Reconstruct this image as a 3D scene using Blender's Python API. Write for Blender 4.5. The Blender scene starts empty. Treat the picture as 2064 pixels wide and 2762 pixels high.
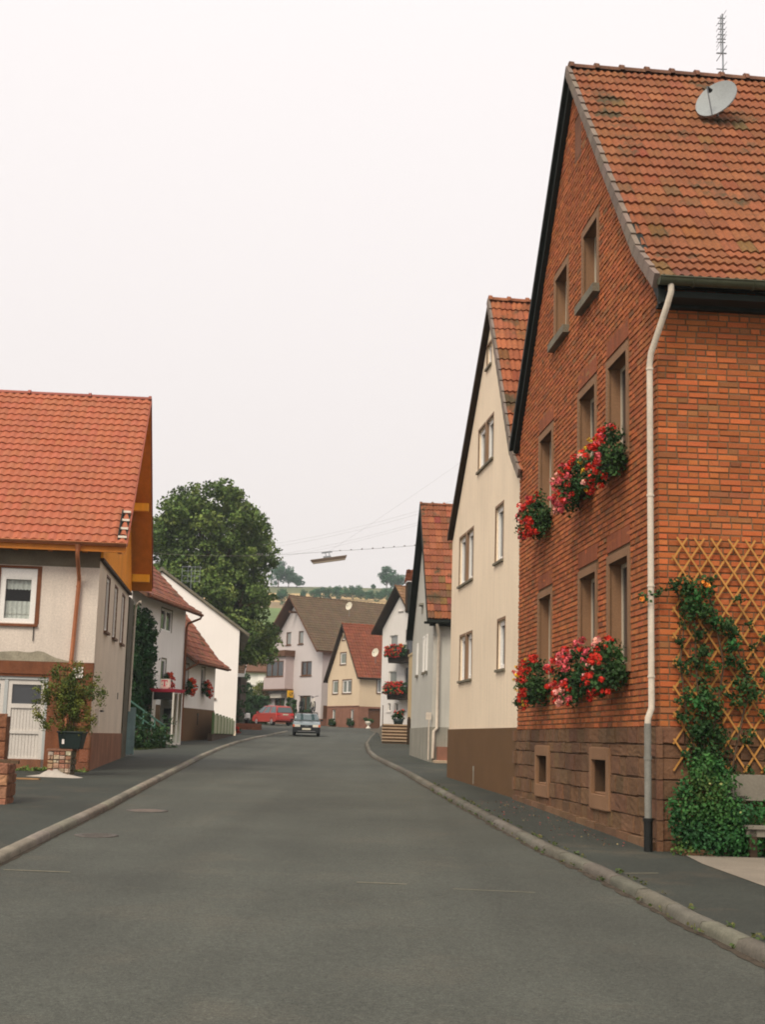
import bpy, bmesh, math, random
from mathutils import Vector, Matrix, geometry, noise as mnoise
random.seed(7)
R=math.radians
scene=bpy.context.scene
COL=scene.collection
# ------------------------------------------------------------------ materials
def new_mat(name):
    m=bpy.data.materials.new(name); m.use_nodes=True
    nt=m.node_tree; return m,nt,nt.nodes['Principled BSDF']
def M(name,rgb,rough=.85,var=.18,vs=1.2,fine=.10,fs=40,bump=.0,bs=60,attr=False,metal=0,spec=.25,streak=0,stain=None,stain_s=.6,stain_t=.58,aniso=None):
    """base colour x broad mottling x fine grain; optional per-face colour attribute, streaks, a stain colour with a shape of its own"""
    m,nt,b=new_mat(name); N=nt.nodes; L=nt.links
    tc=N.new('ShaderNodeTexCoord')
    def nz(scale,detail=3,vec=None,rough=.55):
        n=N.new('ShaderNodeTexNoise'); n.inputs['Scale'].default_value=scale; n.inputs['Detail'].default_value=detail; n.inputs['Roughness'].default_value=rough
        L.new(vec if vec else tc.outputs['Object'],n.inputs['Vector']); return n.outputs['Fac']
    def mr(fac,a,b_):
        r=N.new('ShaderNodeMapRange'); r.inputs[1].default_value=.25; r.inputs[2].default_value=.75; r.inputs[3].default_value=a; r.inputs[4].default_value=b_; L.new(fac,r.inputs[0]); return r.outputs[0]
    def mul(x,y):
        n=N.new('ShaderNodeMath'); n.operation='MULTIPLY'; L.new(x,n.inputs[0]); L.new(y,n.inputs[1]); return n.outputs[0]
    f=mul(mr(nz(vs,4),1-var,1+var),mr(nz(fs,2),1-fine,1+fine))
    if streak:
        mp=N.new('ShaderNodeMapping'); mp.inputs['Scale'].default_value=(3.0,3.0,.25); L.new(tc.outputs['Object'],mp.inputs[0])
        f=mul(f,mr(nz(2.2,4,mp.outputs[0]),1-streak,1+streak*.4))
    mx=N.new('ShaderNodeVectorMath'); mx.operation='SCALE'
    if attr:
        a=N.new('ShaderNodeAttribute'); a.attribute_name='col'; L.new(a.outputs['Color'],mx.inputs[0])
    else: mx.inputs[0].default_value=rgb
    L.new(f,mx.inputs['Scale'])
    out=mx.outputs[0]
    if stain:
        mi=N.new('ShaderNodeMix'); mi.data_type='RGBA'; mi.inputs[7].default_value=(*stain,1)
        s=nz(stain_s,5,None,.65)
        r=N.new('ShaderNodeMapRange'); r.inputs[1].default_value=stain_t; r.inputs[2].default_value=stain_t+.12; L.new(s,r.inputs[0])
        L.new(r.outputs[0],mi.inputs[0]); L.new(out,mi.inputs[6]); out=mi.outputs[2]
    L.new(out,b.inputs['Base Color'])
    b.inputs['Roughness'].default_value=rough; b.inputs['Metallic'].default_value=metal
    b.inputs['Specular IOR Level'].default_value=spec
    if bump:
        bp=N.new('ShaderNodeBump'); bp.inputs['Distance'].default_value=bump; bp.inputs['Strength'].default_value=.8
        L.new(nz(bs,5),bp.inputs['Height']); L.new(bp.outputs[0],b.inputs['Normal'])
    return m
def glass(name,rgb=(.03,.035,.04),rough=.06,spec=.8):
    m,nt,b=new_mat(name); b.inputs['Base Color'].default_value=(*rgb,1); b.inputs['Roughness'].default_value=rough; b.inputs['Specular IOR Level'].default_value=spec
    N=nt.nodes; n=N.new('ShaderNodeTexNoise'); n.inputs['Scale'].default_value=1.3; bp=N.new('ShaderNodeBump'); bp.inputs['Distance'].default_value=.01; bp.inputs['Strength'].default_value=.35
    tc=N.new('ShaderNodeTexCoord'); nt.links.new(tc.outputs['Object'],n.inputs['Vector']); nt.links.new(n.outputs['Fac'],bp.inputs['Height']); nt.links.new(bp.outputs[0],b.inputs['Normal'])
    return m
def clear_glass(name):
    m=bpy.data.materials.new(name); m.use_nodes=True; nt=m.node_tree; N=nt.nodes; N.clear()
    o=N.new('ShaderNodeOutputMaterial'); mx=N.new('ShaderNodeMixShader'); t=N.new('ShaderNodeBsdfTransparent'); g=N.new('ShaderNodeBsdfGlossy'); fr=N.new('ShaderNodeFresnel')
    g.inputs['Roughness'].default_value=.04; t.inputs[0].default_value=(.82,.87,.86,1); fr.inputs[0].default_value=1.5
    nt.links.new(fr.outputs[0],mx.inputs[0]); nt.links.new(t.outputs[0],mx.inputs[1]); nt.links.new(g.outputs[0],mx.inputs[2]); nt.links.new(mx.outputs[0],o.inputs[0]); return m
MT={}
MT['brick']=M('brick',(0,0,0),attr=True,rough=.9,var=.12,vs=1.1,fine=.16,fs=70,bump=.004,bs=90)
MT['mortar']=M('mortar',(.165,.100,.052),rough=.95,var=.25,vs=3,bump=.004,bs=120)
MT['sandstone']=M('sandstone',(0,0,0),attr=True,rough=.95,var=.22,vs=2.2,fine=.2,fs=38,bump=.012,bs=22)
MT['dressed']=M('dressed_sandstone',(.235,.130,.070),rough=.9,var=.12,fine=.14,fs=55,bump=.002,bs=80)
MT['tile']=M('roof_tile',(0,0,0),attr=True,rough=.85,var=.16,vs=1.0,fine=.14,fs=30,bump=.002,bs=60)
MT['tile_moss']=M('mossy_roof_tile',(0,0,0),attr=True,rough=.9,var=.18,vs=.9,fine=.22,fs=22,bump=.003,bs=50,stain=(.075,.055,.028),stain_s=1.6,stain_t=.56)
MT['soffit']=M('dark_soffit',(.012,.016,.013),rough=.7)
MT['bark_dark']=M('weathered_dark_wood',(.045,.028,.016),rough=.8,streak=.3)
MT['cream']=M('cream_render',(.80,.665,.50),var=.07,vs=.5,fine=.09,fs=26,bump=.007,bs=70,streak=.10)
MT['brownplinth']=M('brown_plinth',(.13,.070,.030),var=.10,fine=.14,fs=60,bump=.006,bs=110)
MT['greyr']=M('grey_render',(.50,.485,.43),var=.07,vs=.7,fine=.06,fs=34,bump=.003,bs=110,streak=.14)
MT['greyp']=M('grey_plinth',(.30,.285,.235),var=.14,vs=1.1,fine=.1,bump=.004,bs=60,streak=.3)
MT['white']=M('white_render',(.76,.72,.68),var=.05,vs=.6,fine=.05,fs=30,bump=.003,bs=90,streak=.06)
MT['barnwhite']=M('bright_white_render',(.86,.81,.76),var=.03,vs=.5,fine=.03,streak=.02,bump=.002,bs=60)
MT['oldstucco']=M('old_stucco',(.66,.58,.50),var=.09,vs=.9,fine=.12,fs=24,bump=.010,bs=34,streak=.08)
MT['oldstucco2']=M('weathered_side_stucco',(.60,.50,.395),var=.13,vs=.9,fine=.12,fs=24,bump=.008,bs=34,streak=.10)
MT['greyedge']=M('bare_cement',(.16,.14,.10),var=.25,vs=2,fine=.2,bump=.008,bs=30)
MT['rustplinth']=M('red_brown_plinth',(.235,.105,.058),var=.25,vs=1.6,fine=.2,bump=.008,bs=40,streak=.3)
MT['rustpaint']=M('rust_brown_beam',(.19,.07,.032),var=.2,vs=3,fine=.15,fs=30,streak=.3,bump=.003,bs=40)
MT['lilac']=M('lilac_render',(.57,.515,.50),var=.04,vs=.5,fine=.05,streak=.04)
MT['pink']=M('pink_bay_render',(.49,.40,.385),var=.04,fine=.05)
MT['orangewall']=M('apricot_render',(.66,.52,.36),var=.06,vs=.6,fine=.07)
MT['redplinth']=M('red_sandstone_plinth',(.245,.115,.075),var=.2,vs=1.5,fine=.15)
MT['yellow']=M('ochre_render',(.50,.375,.205),var=.07,fine=.06,streak=.1)
MT['larch']=M('fresh_orange_boards',(1.0,.46,.03),var=.10,vs=1,fine=.06,rough=.6,streak=.18)
MT['larch2']=M('stained_soffit_boards',(.62,.21,.026),var=.12,vs=1,fine=.08,rough=.6,streak=.15)
MT['copper']=M('copper',(.50,.20,.10),rough=.38,metal=.75,var=.15,vs=4,fine=.1)
MT['whitepvc']=M('white_window_frame',(.80,.78,.74),rough=.4,var=.03)
MT['garage']=M('garage_panels',(.62,.58,.53),rough=.5,var=.06,streak=.08)
MT['garageframe']=M('pale_grey_metal',(.42,.44,.43),rough=.5,var=.08)
MT['pipegrey']=M('grey_iron_pipe',(.20,.195,.17),rough=.6,var=.18,vs=5,streak=.2)
MT['pipewhite']=M('painted_pipe',(.62,.54,.44),rough=.6,var=.16,vs=4,streak=.2,stain=(.28,.19,.11),stain_s=6,stain_t=.64)
MT['black']=M('black_iron',(.012,.013,.012),rough=.5)
MT['gutter']=M('dark_green_gutter',(.07,.075,.045),rough=.5,var=.2,vs=3)
MT['brownwood']=M('brown_window_wood',(.12,.055,.028),rough=.6,var=.1)
MT['curtain']=M('net_curtain',(.62,.60,.56),rough=.95,var=.15,vs=8,fine=.25,fs=60)
MT['glass']=glass('dark_window_glass'); MT['cglass']=clear_glass('clear_glass')
MT['palepane']=glass('pale_window_glass',(.22,.23,.22),.12,.7)  # glass with a paler grey base colour, no nets behind it
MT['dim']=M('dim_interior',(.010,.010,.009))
MT['leaf']=M('leaf',(0,0,0),attr=True,rough=.7,var=.08,fine=.05,spec=.2)
MT['petal']=M('petal',(0,0,0),attr=True,rough=.75,var=.05,fine=.03,spec=.2)
MT['trellis']=M('trellis_lath',(.46,.22,.055),rough=.75,var=.15,vs=3,fine=.1)
MT['greywood']=M('weathered_grey_board',(.19,.17,.135),rough=.85,var=.14,vs=2,fine=.12,fs=30,bump=.002,bs=30)
MT['bark']=M('bark',(.10,.065,.04),rough=.95,var=.25,vs=5,fine=.2,bump=.02,bs=12)
MT['bluegate']=M('faded_blue_paint',(.24,.35,.35),rough=.7,var=.18,vs=3,fine=.1,streak=.2,stain=(.16,.08,.04),stain_s=5,stain_t=.62)
MT['greenrail']=M('green_railing_paint',(.13,.32,.25),rough=.5)
MT['greenfence']=M('green_fence_paint',(.10,.165,.06),rough=.7,var=.15)
MT['fencepale']=M('pale_fence_board',(.47,.48,.33),rough=.8,var=.15,streak=.2)
MT['pot']=M('dark_green_tub',(.014,.024,.022),rough=.45)
MT['sack']=M('white_plastic_sack',(.40,.36,.31),rough=.6,var=.12,vs=6)
MT['magenta']=M('magenta_roof',(.62,.045,.085),rough=.4,var=.04)
MT['boothwhite']=M('booth_white_metal',(.66,.62,.56),rough=.45,var=.05)
MT['signyellow']=M('yellow_sign',(.78,.42,.015),rough=.4,var=.03)
MT['signwhite']=M('white_sign',(.72,.66,.56),rough=.4,var=.04)
MT['redpaint']=M('red_car_paint',(.33,.020,.012),rough=.28,var=.03,spec=.6)
MT['silver']=M('pale_blue_silver_paint',(.21,.25,.26),rough=.25,metal=.3,var=.02,spec=.6)
MT['blackplastic']=M('black_bumper',(.016,.018,.02),rough=.5)
MT['tyre']=M('tyre_rubber',(.012,.012,.013),rough=.9)
MT['rim']=M('grey_rim',(.35,.35,.35),rough=.4,metal=.6)
MT['lamp']=M('headlamp_glass',(.62,.58,.48),rough=.15,spec=.8)
MT['orangelamp']=M('orange_indicator',(.65,.10,.015),rough=.3,spec=.6)
MT['redlamp']=M('red_tail_lamp',(.60,.012,.010),rough=.25,spec=.6)
MT['plate']=M('number_plate',(.60,.56,.44),rough=.5)
MT['carglass']=glass('car_glass',(.045,.075,.078),.05,.9)
MT['dish']=M('grey_dish_enamel',(.255,.275,.275),rough=.5,var=.07,vs=2)
MT['paledish']=M('cream_dish_enamel',(.62,.57,.45),rough=.5)
MT['steel']=M('galvanised_steel',(.22,.24,.26),rough=.5,metal=.3)
MT['kerb']=M('kerb_stone',(0,0,0),attr=True,rough=.95,var=.22,vs=3.5,fine=.2,fs=45,bump=.006,bs=30)
MT['steps']=M('sandstone_steps',(.40,.30,.205),var=.12,fine=.12,fs=25,bump=.004,bs=30)
MT['concrete']=M('concrete_paving',(.215,.185,.145),rough=.95,var=.12,vs=2,fine=.2,fs=60,bump=.004,bs=50)
MT['chalk']=M('chalk_mark',(.26,.235,.16),rough=.95,var=.3,vs=12)
MT['manhole']=M('manhole_iron',(.17,.14,.12),rough=.7,var=.2,vs=12)
MT['blind']=M('weathered_blind_brick',(.20,.08,.04),var=.2,vs=4,streak=.3)
MT['rubble']=M('rubble_masonry',(0,0,0),attr=True,rough=.95,var=.3,vs=9,fine=.25,fs=60,bump=.02,bs=16)
MT['stepdark']=M('dark_step_stone',(.075,.050,.035),var=.3,vs=3,fine=.2,bump=.01,bs=20)
MT['damp']=M('damp_render',(.30,.27,.20),var=.25,vs=4,fine=.2,fs=30,bump=.004)
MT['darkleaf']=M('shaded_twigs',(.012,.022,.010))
MT['cable']=M('cable_grey',(.16,.15,.14))
MT['kerbring']=M('worn_iron_ring',(.10,.09,.08),var=.2,vs=9)
MT['lampbrown']=M('lamp_housing',(.16,.12,.09),rough=.5)
MT['lampcover']=M('lamp_cover',(.30,.25,.19),rough=.4)
MT['annexwall']=M('old_dark_wall',(.085,.075,.05),var=.3,vs=2.5,fine=.25,fs=20,bump=.01,bs=25)
MT['woodlath']=M('old_lath',(.30,.17,.075),var=.2,vs=6)
MT['stonecore']=M('basement_mortar',(.085,.050,.028),rough=.95,var=.2,vs=3)
MT['creamframe']=M('old_cream_window_frame',(.50,.43,.33),rough=.5,var=.08)
MT['paintedstone']=M('brown_painted_surround',(.22,.135,.08),rough=.7,var=.1)
MT['darkbox']=M('dark_planter',(.008,.012,.009),rough=.7)
MT['gutterdirt']=M('gutter_dirt',(.055,.043,.030),rough=.95,var=.4,vs=7,fine=.3)
MT['riser']=M('shaded_riser',(.17,.12,.08),var=.2)  # darker than the treads; shadow under the nosings is put into the colour
MT['redverge']=M('red_verge_tile',(.29,.085,.052),var=.1)
MT['tile_new']=M('new_roof_tile',(0,0,0),attr=True,rough=.7,var=.05,vs=.6,fine=.06,fs=30)
def asphalt(name,rgb,tint,patch=.16,bumpd=.004,wear=None):
    m,nt,b=new_mat(name); N=nt.nodes; L=nt.links; tc=N.new('ShaderNodeTexCoord')
    def nz(s,d=4,r=.6,sc=None):
        n=N.new('ShaderNodeTexNoise'); n.inputs['Scale'].default_value=s; n.inputs['Detail'].default_value=d; n.inputs['Roughness'].default_value=r
        v=tc.outputs['Object']
        if sc: mp=N.new('ShaderNodeMapping'); mp.inputs['Scale'].default_value=sc; L.new(v,mp.inputs[0]); v=mp.outputs[0]
        L.new(v,n.inputs['Vector']); return n.outputs['Fac']
    def mr(f,a,c,lo=.3,hi=.7):
        r=N.new('ShaderNodeMapRange'); r.inputs[1].default_value=lo; r.inputs[2].default_value=hi; r.inputs[3].default_value=a; r.inputs[4].default_value=c; L.new(f,r.inputs[0]); return r.outputs[0]
    def mul(x,y):
        n=N.new('ShaderNodeMath'); n.operation='MULTIPLY'; L.new(x,n.inputs[0]); L.new(y,n.inputs[1]); return n.outputs[0]
    f=mul(mr(nz(.35,5),1-patch,1+patch),mr(nz(130,2,.9),.40,1.60))
    f=mul(f,mr(nz(36,3,.9),.58,1.42)); f=mul(f,mr(nz(11,3,.7),.90,1.10))
    f=mul(f,mr(nz(1.0,3,.5,(1.3,.06,1)),.87,1.10))
    mi=N.new('ShaderNodeMix'); mi.data_type='RGBA'; mi.inputs[6].default_value=(*rgb,1); mi.inputs[7].default_value=(*tint,1); L.new(mr(nz(.9,5,.7),0,1,.52,.72),mi.inputs[0])
    s=N.new('ShaderNodeVectorMath'); s.operation='SCALE'; L.new(mi.outputs[2],s.inputs[0]); L.new(f,s.inputs['Scale'])
    L.new(s.outputs[0],b.inputs['Base Color']); b.inputs['Roughness'].default_value=.88; b.inputs['Specular IOR Level'].default_value=.3
    bp=N.new('ShaderNodeBump'); bp.inputs['Distance'].default_value=bumpd; bp.inputs['Strength'].default_value=.9; L.new(nz(120,2,.7),bp.inputs['Height']); L.new(bp.outputs[0],b.inputs['Normal'])
    return m
MT['road']=asphalt('road_asphalt',(.064,.068,.056),(.078,.076,.060),.18)
MT['walk']=asphalt('pavement_asphalt',(.037,.042,.034),(.066,.058,.042),.25)
MT['meadow']=M('meadow',(.115,.17,.048),rough=.95,var=.2,vs=.03,fine=.15,fs=.6)
MT['strip']=M('brown_stubble',(.22,.16,.085),rough=.95,var=.2,vs=.05,fine=.15,fs=.8)
MT['wheat']=M('wheat_field',(.42,.29,.13),rough=.95,var=.1,vs=.03,fine=.1,fs=.8)
MT['crop']=M('green_crop',(.12,.13,.06),rough=.95,var=.15,vs=.05,fine=.1,fs=.8)
# ------------------------------------------------------------------ mesh builder
class MB:
    def __init__(s): s.v=[]; s.f=[]; s.m=[]; s.c=[]; s.sm=[]
    def face(s,pts,mi=0,c=(1,1,1),smooth=False):
        i=len(s.v); s.v.extend(pts); s.f.append(tuple(range(i,i+len(pts)))); s.m.append(mi); s.c.append(c); s.sm.append(smooth)
    def grid(s,rows,mi=0,c=(1,1,1),smooth=True,closed=False):
        i=len(s.v); n=len(rows[0])
        for r in rows: s.v.extend(r)
        for a in range(len(rows)-1):
            for b in range(n if closed else n-1):
                b2=(b+1)%n
                s.f.append((i+a*n+b,i+a*n+b2,i+(a+1)*n+b2,i+(a+1)*n+b)); s.m.append(mi); s.c.append(c); s.sm.append(smooth)
    def hexa(s,p,mi=0,c=(1,1,1)):
        i=len(s.v); s.v.extend(p)
        for q in ((0,3,2,1),(4,5,6,7),(0,1,5,4),(1,2,6,5),(2,3,7,6),(3,0,4,7)):
            s.f.append(tuple(i+k for k in q)); s.m.append(mi); s.c.append(c); s.sm.append(False)
    def box(s,x0,x1,y0,y1,z0,z1,mi=0,c=(1,1,1)):
        s.hexa([(x0,y0,z0),(x1,y0,z0),(x1,y1,z0),(x0,y1,z0),(x0,y0,z1),(x1,y0,z1),(x1,y1,z1),(x0,y1,z1)],mi,c)
    def mbox(s,mf,s0,s1,z0,z1,d0,d1,mi=0,c=(1,1,1)):
        s.hexa([mf(a,z,d) for z in (z0,z1) for a,d in ((s0,d0),(s1,d0),(s1,d1),(s0,d1))],mi,c)
    def bar(s,p,q,w,t,up=(0,0,1),mi=0,c=(1,1,1)):
        p=Vector(p);q=Vector(q); d=(q-p).normalized(); a=d.cross(Vector(up)).normalized()*w/2; b=d.cross(a).normalized()*t/2
        s.hexa([tuple(p-a-b),tuple(p+a-b),tuple(p+a+b),tuple(p-a+b),tuple(q-a-b),tuple(q+a-b),tuple(q+a+b),tuple(q-a+b)],mi,c)
    def tube(s,pts,r,n=10,mi=0,c=(1,1,1),caps=True):
        pts=[Vector(p) for p in pts]; rows=[]; rr=r if isinstance(r,(list,tuple)) else [r]*len(pts)
        ref=Vector((0,0,1)) if abs((pts[-1]-pts[0]).normalized().z)<.9 else Vector((1,0,0))
        for k,p in enumerate(pts):
            d=(pts[min(k+1,len(pts)-1)]-pts[max(k-1,0)]).normalized(); a=d.cross(ref).normalized(); b=d.cross(a)
            rows.append([tuple(p+(a*math.cos(2*math.pi*j/n)+b*math.sin(2*math.pi*j/n))*rr[k]) for j in range(n)])
        s.grid(rows,mi,c,True,True)
        if caps: s.face(rows[0],mi,c); s.face(rows[-1][::-1],mi,c)
    def lathe(s,prof,o=(0,0,0),n=16,mi=0,c=(1,1,1),axis='z'):
        rows=[]
        for r,h in prof:
            row=[]
            for j in range(n):
                a=2*math.pi*j/n; x,y=r*math.cos(a),r*math.sin(a)
                p=(x,y,h) if axis=='z' else ((x,h,y) if axis=='y' else (h,x,y))
                row.append((o[0]+p[0],o[1]+p[1],o[2]+p[2]))
            rows.append(row)
        s.grid(rows,mi,c,True,True)
    def prism(s,pts,vec,mi=0,c=(1,1,1)):
        q=[tuple(Vector(p)+Vector(vec)) for p in pts]; s.face(pts,mi,c); s.face(q[::-1],mi,c)
        for k in range(len(pts)):
            j=(k+1)%len(pts); s.face([pts[k],q[k],q[j],pts[j]],mi,c)
    def build(s,name,mats,parent=None,z0=0,bevel=0):
        me=bpy.data.meshes.new(name); v=[(p[0],p[1],p[2]-z0) for p in s.v]
        me.from_pydata(v,[],s.f)
        mats=mats if isinstance(mats,(list,tuple)) else [mats]
        for k in mats: me.materials.append(MT[k] if isinstance(k,str) else k)
        me.polygons.foreach_set('material_index',s.m); me.polygons.foreach_set('use_smooth',s.sm)
        if any(c!=(1,1,1) for c in s.c):
            at=me.color_attributes.new('col','FLOAT_COLOR','CORNER'); arr=[]
            for f,c in zip(s.f,s.c): arr.extend((c[0],c[1],c[2],1.0)*len(f))
            at.data.foreach_set('color',arr)
        me.update(); o=bpy.data.objects.new(name,me); COL.objects.link(o)
        if parent: o.parent=parent
        if bevel:
            b=o.modifiers.new('bevel','BEVEL'); b.width=bevel; b.segments=2; b.limit_method='ANGLE'
            w=o.modifiers.new('weld','WELD'); w.merge_threshold=.0005
            o.modifiers.move(1,0)
        return o
def tag(o,label=None,cat=None,group=None,kind=None):
    if label: o['label']=label
    if cat: o['category']=cat
    if group: o['group']=group
    if kind: o['kind']=kind
    return o
def thing(name,label,cat,loc=(0,0,0),az=90,group=None):
    """az = compass azimuth (from +Y, clockwise) of the local x axis; 90 leaves the axes unrotated"""
    o=bpy.data.objects.new(name,None); COL.objects.link(o); o.location=loc; o.rotation_euler=(0,0,R(90-az)); o.empty_display_size=.3
    return tag(o,label,cat,group)
def copy_tree(o,parent=None):
    kids=list(o.children); c=o.copy(); COL.objects.link(c); c.parent=parent
    for k in kids: copy_tree(k,c)
    return c
def G(Y): return .0193*Y if Y<83 else 1.602+.024*(Y-83)
def jit(c,a=.12,h=0.04):
    k=1+random.uniform(-a,a); return (max(0,c[0]*k*(1+random.uniform(-h,h))),max(0,c[1]*k*(1+random.uniform(-h,h))),max(0,c[2]*k*(1+random.uniform(-h,h))))
# ------------------------------------------------------------------ building kit
def panel(mb,mf,outline,holes,reveal,mi=0,mr=None,c=(1,1,1)):
    """flat wall with rectangular openings; holes (s0,s1,z0,z1) get reveals of the given depth"""
    loops=[[Vector((a,b,0)) for a,b in outline]]+[[Vector((s0,z0,0)),Vector((s0,z1,0)),Vector((s1,z1,0)),Vector((s1,z0,0))] for s0,s1,z0,z1 in holes]
    flat=[p for l in loops for p in l]
    for t in geometry.tessellate_polygon(loops):
        mb.face([mf(flat[k].x,flat[k].y,0) for k in t],mi,c)
    if mr is None: mr=mi
    for s0,s1,z0,z1 in holes:
        q=[(s0,z0),(s0,z1),(s1,z1),(s1,z0)]
        for k in range(4):
            a,b=q[k],q[(k+1)%4]; mb.face([mf(a[0],a[1],0),mf(b[0],b[1],0),mf(b[0],b[1],-reveal),mf(a[0],a[1],-reveal)],mr,c)
def window(parent,z00,mf,s0,s1,z0,z1,depth=.15,fr='whitepvc',cols=1,rows=1,pane='glass',sill=None,surround=None,fw=.06,mull=.05,rel=.03,label=None):
    mb=MB(); d0,d1=-depth-.03,-depth+rel
    mb.mbox(mf,s0,s0+fw,z0,z1,d0,d1); mb.mbox(mf,s1-fw,s1,z0,z1,d0,d1); mb.mbox(mf,s0+fw,s1-fw,z0,z0+fw,d0,d1); mb.mbox(mf,s0+fw,s1-fw,z1-fw,z1,d0,d1)
    for k in range(1,cols):
        c=s0+(s1-s0)*k/cols; mb.mbox(mf,c-mull,c+mull,z0+fw,z1-fw,d0+.003,d1+.003)
    for k in range(1,rows):
        c=z0+(z1-z0)*k/rows; mb.mbox(mf,s0+fw,s1-fw,c-mull*.6,c+mull*.6,d0+.005,d1+.005)
    w=mb.build('window',fr,parent,z00)
    if label: w['label']=label
    p=MB(); p.face([mf(s0+fw*.5,z0+fw*.5,-depth-.01),mf(s1-fw*.5,z0+fw*.5,-depth-.01),mf(s1-fw*.5,z1-fw*.5,-depth-.01),mf(s0+fw*.5,z1-fw*.5,-depth-.01)]); p.build('pane',pane,w,z00)
    if sill:
        m2,out,th,ex=sill; q=MB(); q.mbox(mf,s0-ex,s1+ex,z0-th,z0-.001,-depth+rel+.001,out); q.build('sill',m2,w,z00)
    if surround:
        m2,wd,pr=surround; q=MB()
        q.mbox(mf,s0-wd,s0,z0-wd*.0,z1+wd,-.02,pr); q.mbox(mf,s1,s1+wd,z0,z1+wd,-.02,pr); q.mbox(mf,s0,s1,z1,z1+wd,-.02,pr)
        q.build('surround',m2,w,z00)
    return w
WAVES=1
def tiles(mb,p0,al,up,length,slope,tw,tl,amp,colf,mi=0,K=6,lift=.035,nrm=None,p=1.0):
    p0=Vector(p0); al=Vector(al).normalized(); up=Vector(up).normalized(); nrm=al.cross(up).normalized() if nrm is None else Vector(nrm).normalized()
    nr=max(1,round(slope/tl)); tl=slope/nr; nc=max(1,round(length/tw)); tw=length/nc
    for r in range(nr):
        for q in range(nc):
            c=colf(r,q,nr,nc); j=random.uniform(-.006,.006); jl=random.uniform(-.012,.012)
            o=p0+al*(q*tw)+up*(r*tl+jl); lo=[];hi=[];ft=[]
            for k in range(K+1):
                t=k/K; h=amp*(.5-.5*math.cos(2*math.pi*t*WAVES))**p; b=o+al*(t*tw)
                lo.append(tuple(b+nrm*(h+lift+j))); hi.append(tuple(b+up*(tl*1.06)+nrm*(h*.9+.004))); ft.append(tuple(b+up*.004+nrm*(max(h-.02,0)+.0)))
            mb.grid([lo,hi],mi,c,True); mb.grid([ft,lo],mi,c,False)
def gable_roof(root,z00,xe0,ze0,xa,za,xe1,ze1,y0,y1,tilef,tw=.22,tl=.34,amp=.04,mats=('tile','soffit'),sides=(0,1),th=.10,ridge=(.42,.11),ridgecol=(.30,.11,.05),verge=None,K=6,name='roof',kick=None):
    """ridge along local y from y0 to y1 (y0 is the gable end); slopes fall along local x"""
    mb=MB(); sg=1 if y1>y0 else -1
    def slab(xe,ze):
        pts=[(xe,y0,ze),(xa,y0,za),(xa,y0,za-th),(xe,y0,ze-th)]
        mb.prism(pts,(0,y1-y0,0),1)
    slab(xe0,ze0); slab(xe1,ze1)
    for side in sides:
        xe,ze=((xe0,ze0),(xe1,ze1))[side]
        up=Vector((xa-xe,0,za-ze)); sl=up.length; up.normalize(); al=Vector((0,sg,0)); n=al.cross(up)
        if n.z<0: n=-n
        tiles(mb,Vector((xe,y0,ze))+n*.006,al,up,abs(y1-y0),sl,tw,tl,amp,tilef,0,K,nrm=n)
    # ridge caps
    L_=abs(y1-y0); n=max(1,round(L_/ridge[0])); st=L_/n
    for k in range(n):
        c=jit(ridgecol,.15); a=y0+sg*(k*st-.03); b=y0+sg*((k+1)*st)
        rows=[]
        for yy,rr in ((a,ridge[1]+.02),(a+sg*.06,ridge[1]+.02),(a+sg*.061,ridge[1]),(b,ridge[1]-.008)):
            rows.append([(xa+rr*math.cos(t)*1.0,yy,za-.01+rr*math.sin(t)*.9) for t in [math.pi*j/8 for j in range(9)]])
        mb.grid(rows,0,c,True)
    o=mb.build(name,list(mats),root,z00)
    if verge:
        m2,w,h=verge; q=MB()
        for side in (0,1):
            xe,ze=((xe0,ze0),(xe1,ze1))[side]
            q.prism([(xe,y0-sg*w,ze+.05),(xa,y0-sg*w,za+.05),(xa,y0-sg*w,za-h),(xe,y0-sg*w,ze-h)],(0,sg*(w-.003),0))
        q.build('verge_board',m2,o,z00)
    return o
def bricks(mb,mf,zlo,zhi,span,holes,h=.0775,L=.26,base=(.36,.10,.035),alt=True,prot=.014,spread=.2):
    z=zlo; r=0
    while z<zhi-.02:
        zt=min(z+h,zhi); zm=(z+zt)/2; s0,s1=span(zm); iv=[(s0,s1)]
        for a,b,c,d in holes:
            if zt>c+.005 and z<d-.005:
                nv=[]
                for i,j in iv:
                    if b<=i or a>=j: nv.append((i,j)); continue
                    if a>i+.03: nv.append((i,a))
                    if b<j-.03: nv.append((b,j))
                iv=nv
        for i,j in iv:
            l=L/2 if (alt and r%2) else L
            s=i-random.uniform(0,.02)-( .13 if (not alt and r%2) or (alt and r%4==0) else 0)
            while s<j-.01:
                e=s+l+random.uniform(-.008,.008); a=max(s,i)+.005; b=min(e,j)-random.uniform(.006,.013)
                if b-a>.03:
                    c=jit(base,spread,.08)
                    u=random.random()
                    if u<.04: c=(c[0]*.72,c[1]*.9,c[2]*1.1)
                    elif u<.14: c=(c[0]*1.08,c[1]*1.14,c[2]*1.1)
                    elif u<.17: c=(c[0]*.78,c[1]*1.1,c[2]*1.3)
                    p=prot+random.uniform(-.005,.005); y0=z+.005+random.uniform(-.001,.002); y1=zt-.010+random.uniform(-.003,.002); e1=.004
                    q=[mf(a,y0,0),mf(b,y0,0),mf(b,y1,0),mf(a,y1,0)]; t=[mf(a+e1,y0+e1,p),mf(b-e1,y0+e1,p+random.uniform(-.002,.002)),mf(b-e1,y1-e1,p),mf(a+e1,y1-e1,p)]
                    mb.face(t,0,c)
                    for k in range(4): mb.face([q[k],q[(k+1)%4],t[(k+1)%4],t[k]],0,c)
                s=e
        z+=h; r+=1
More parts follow.
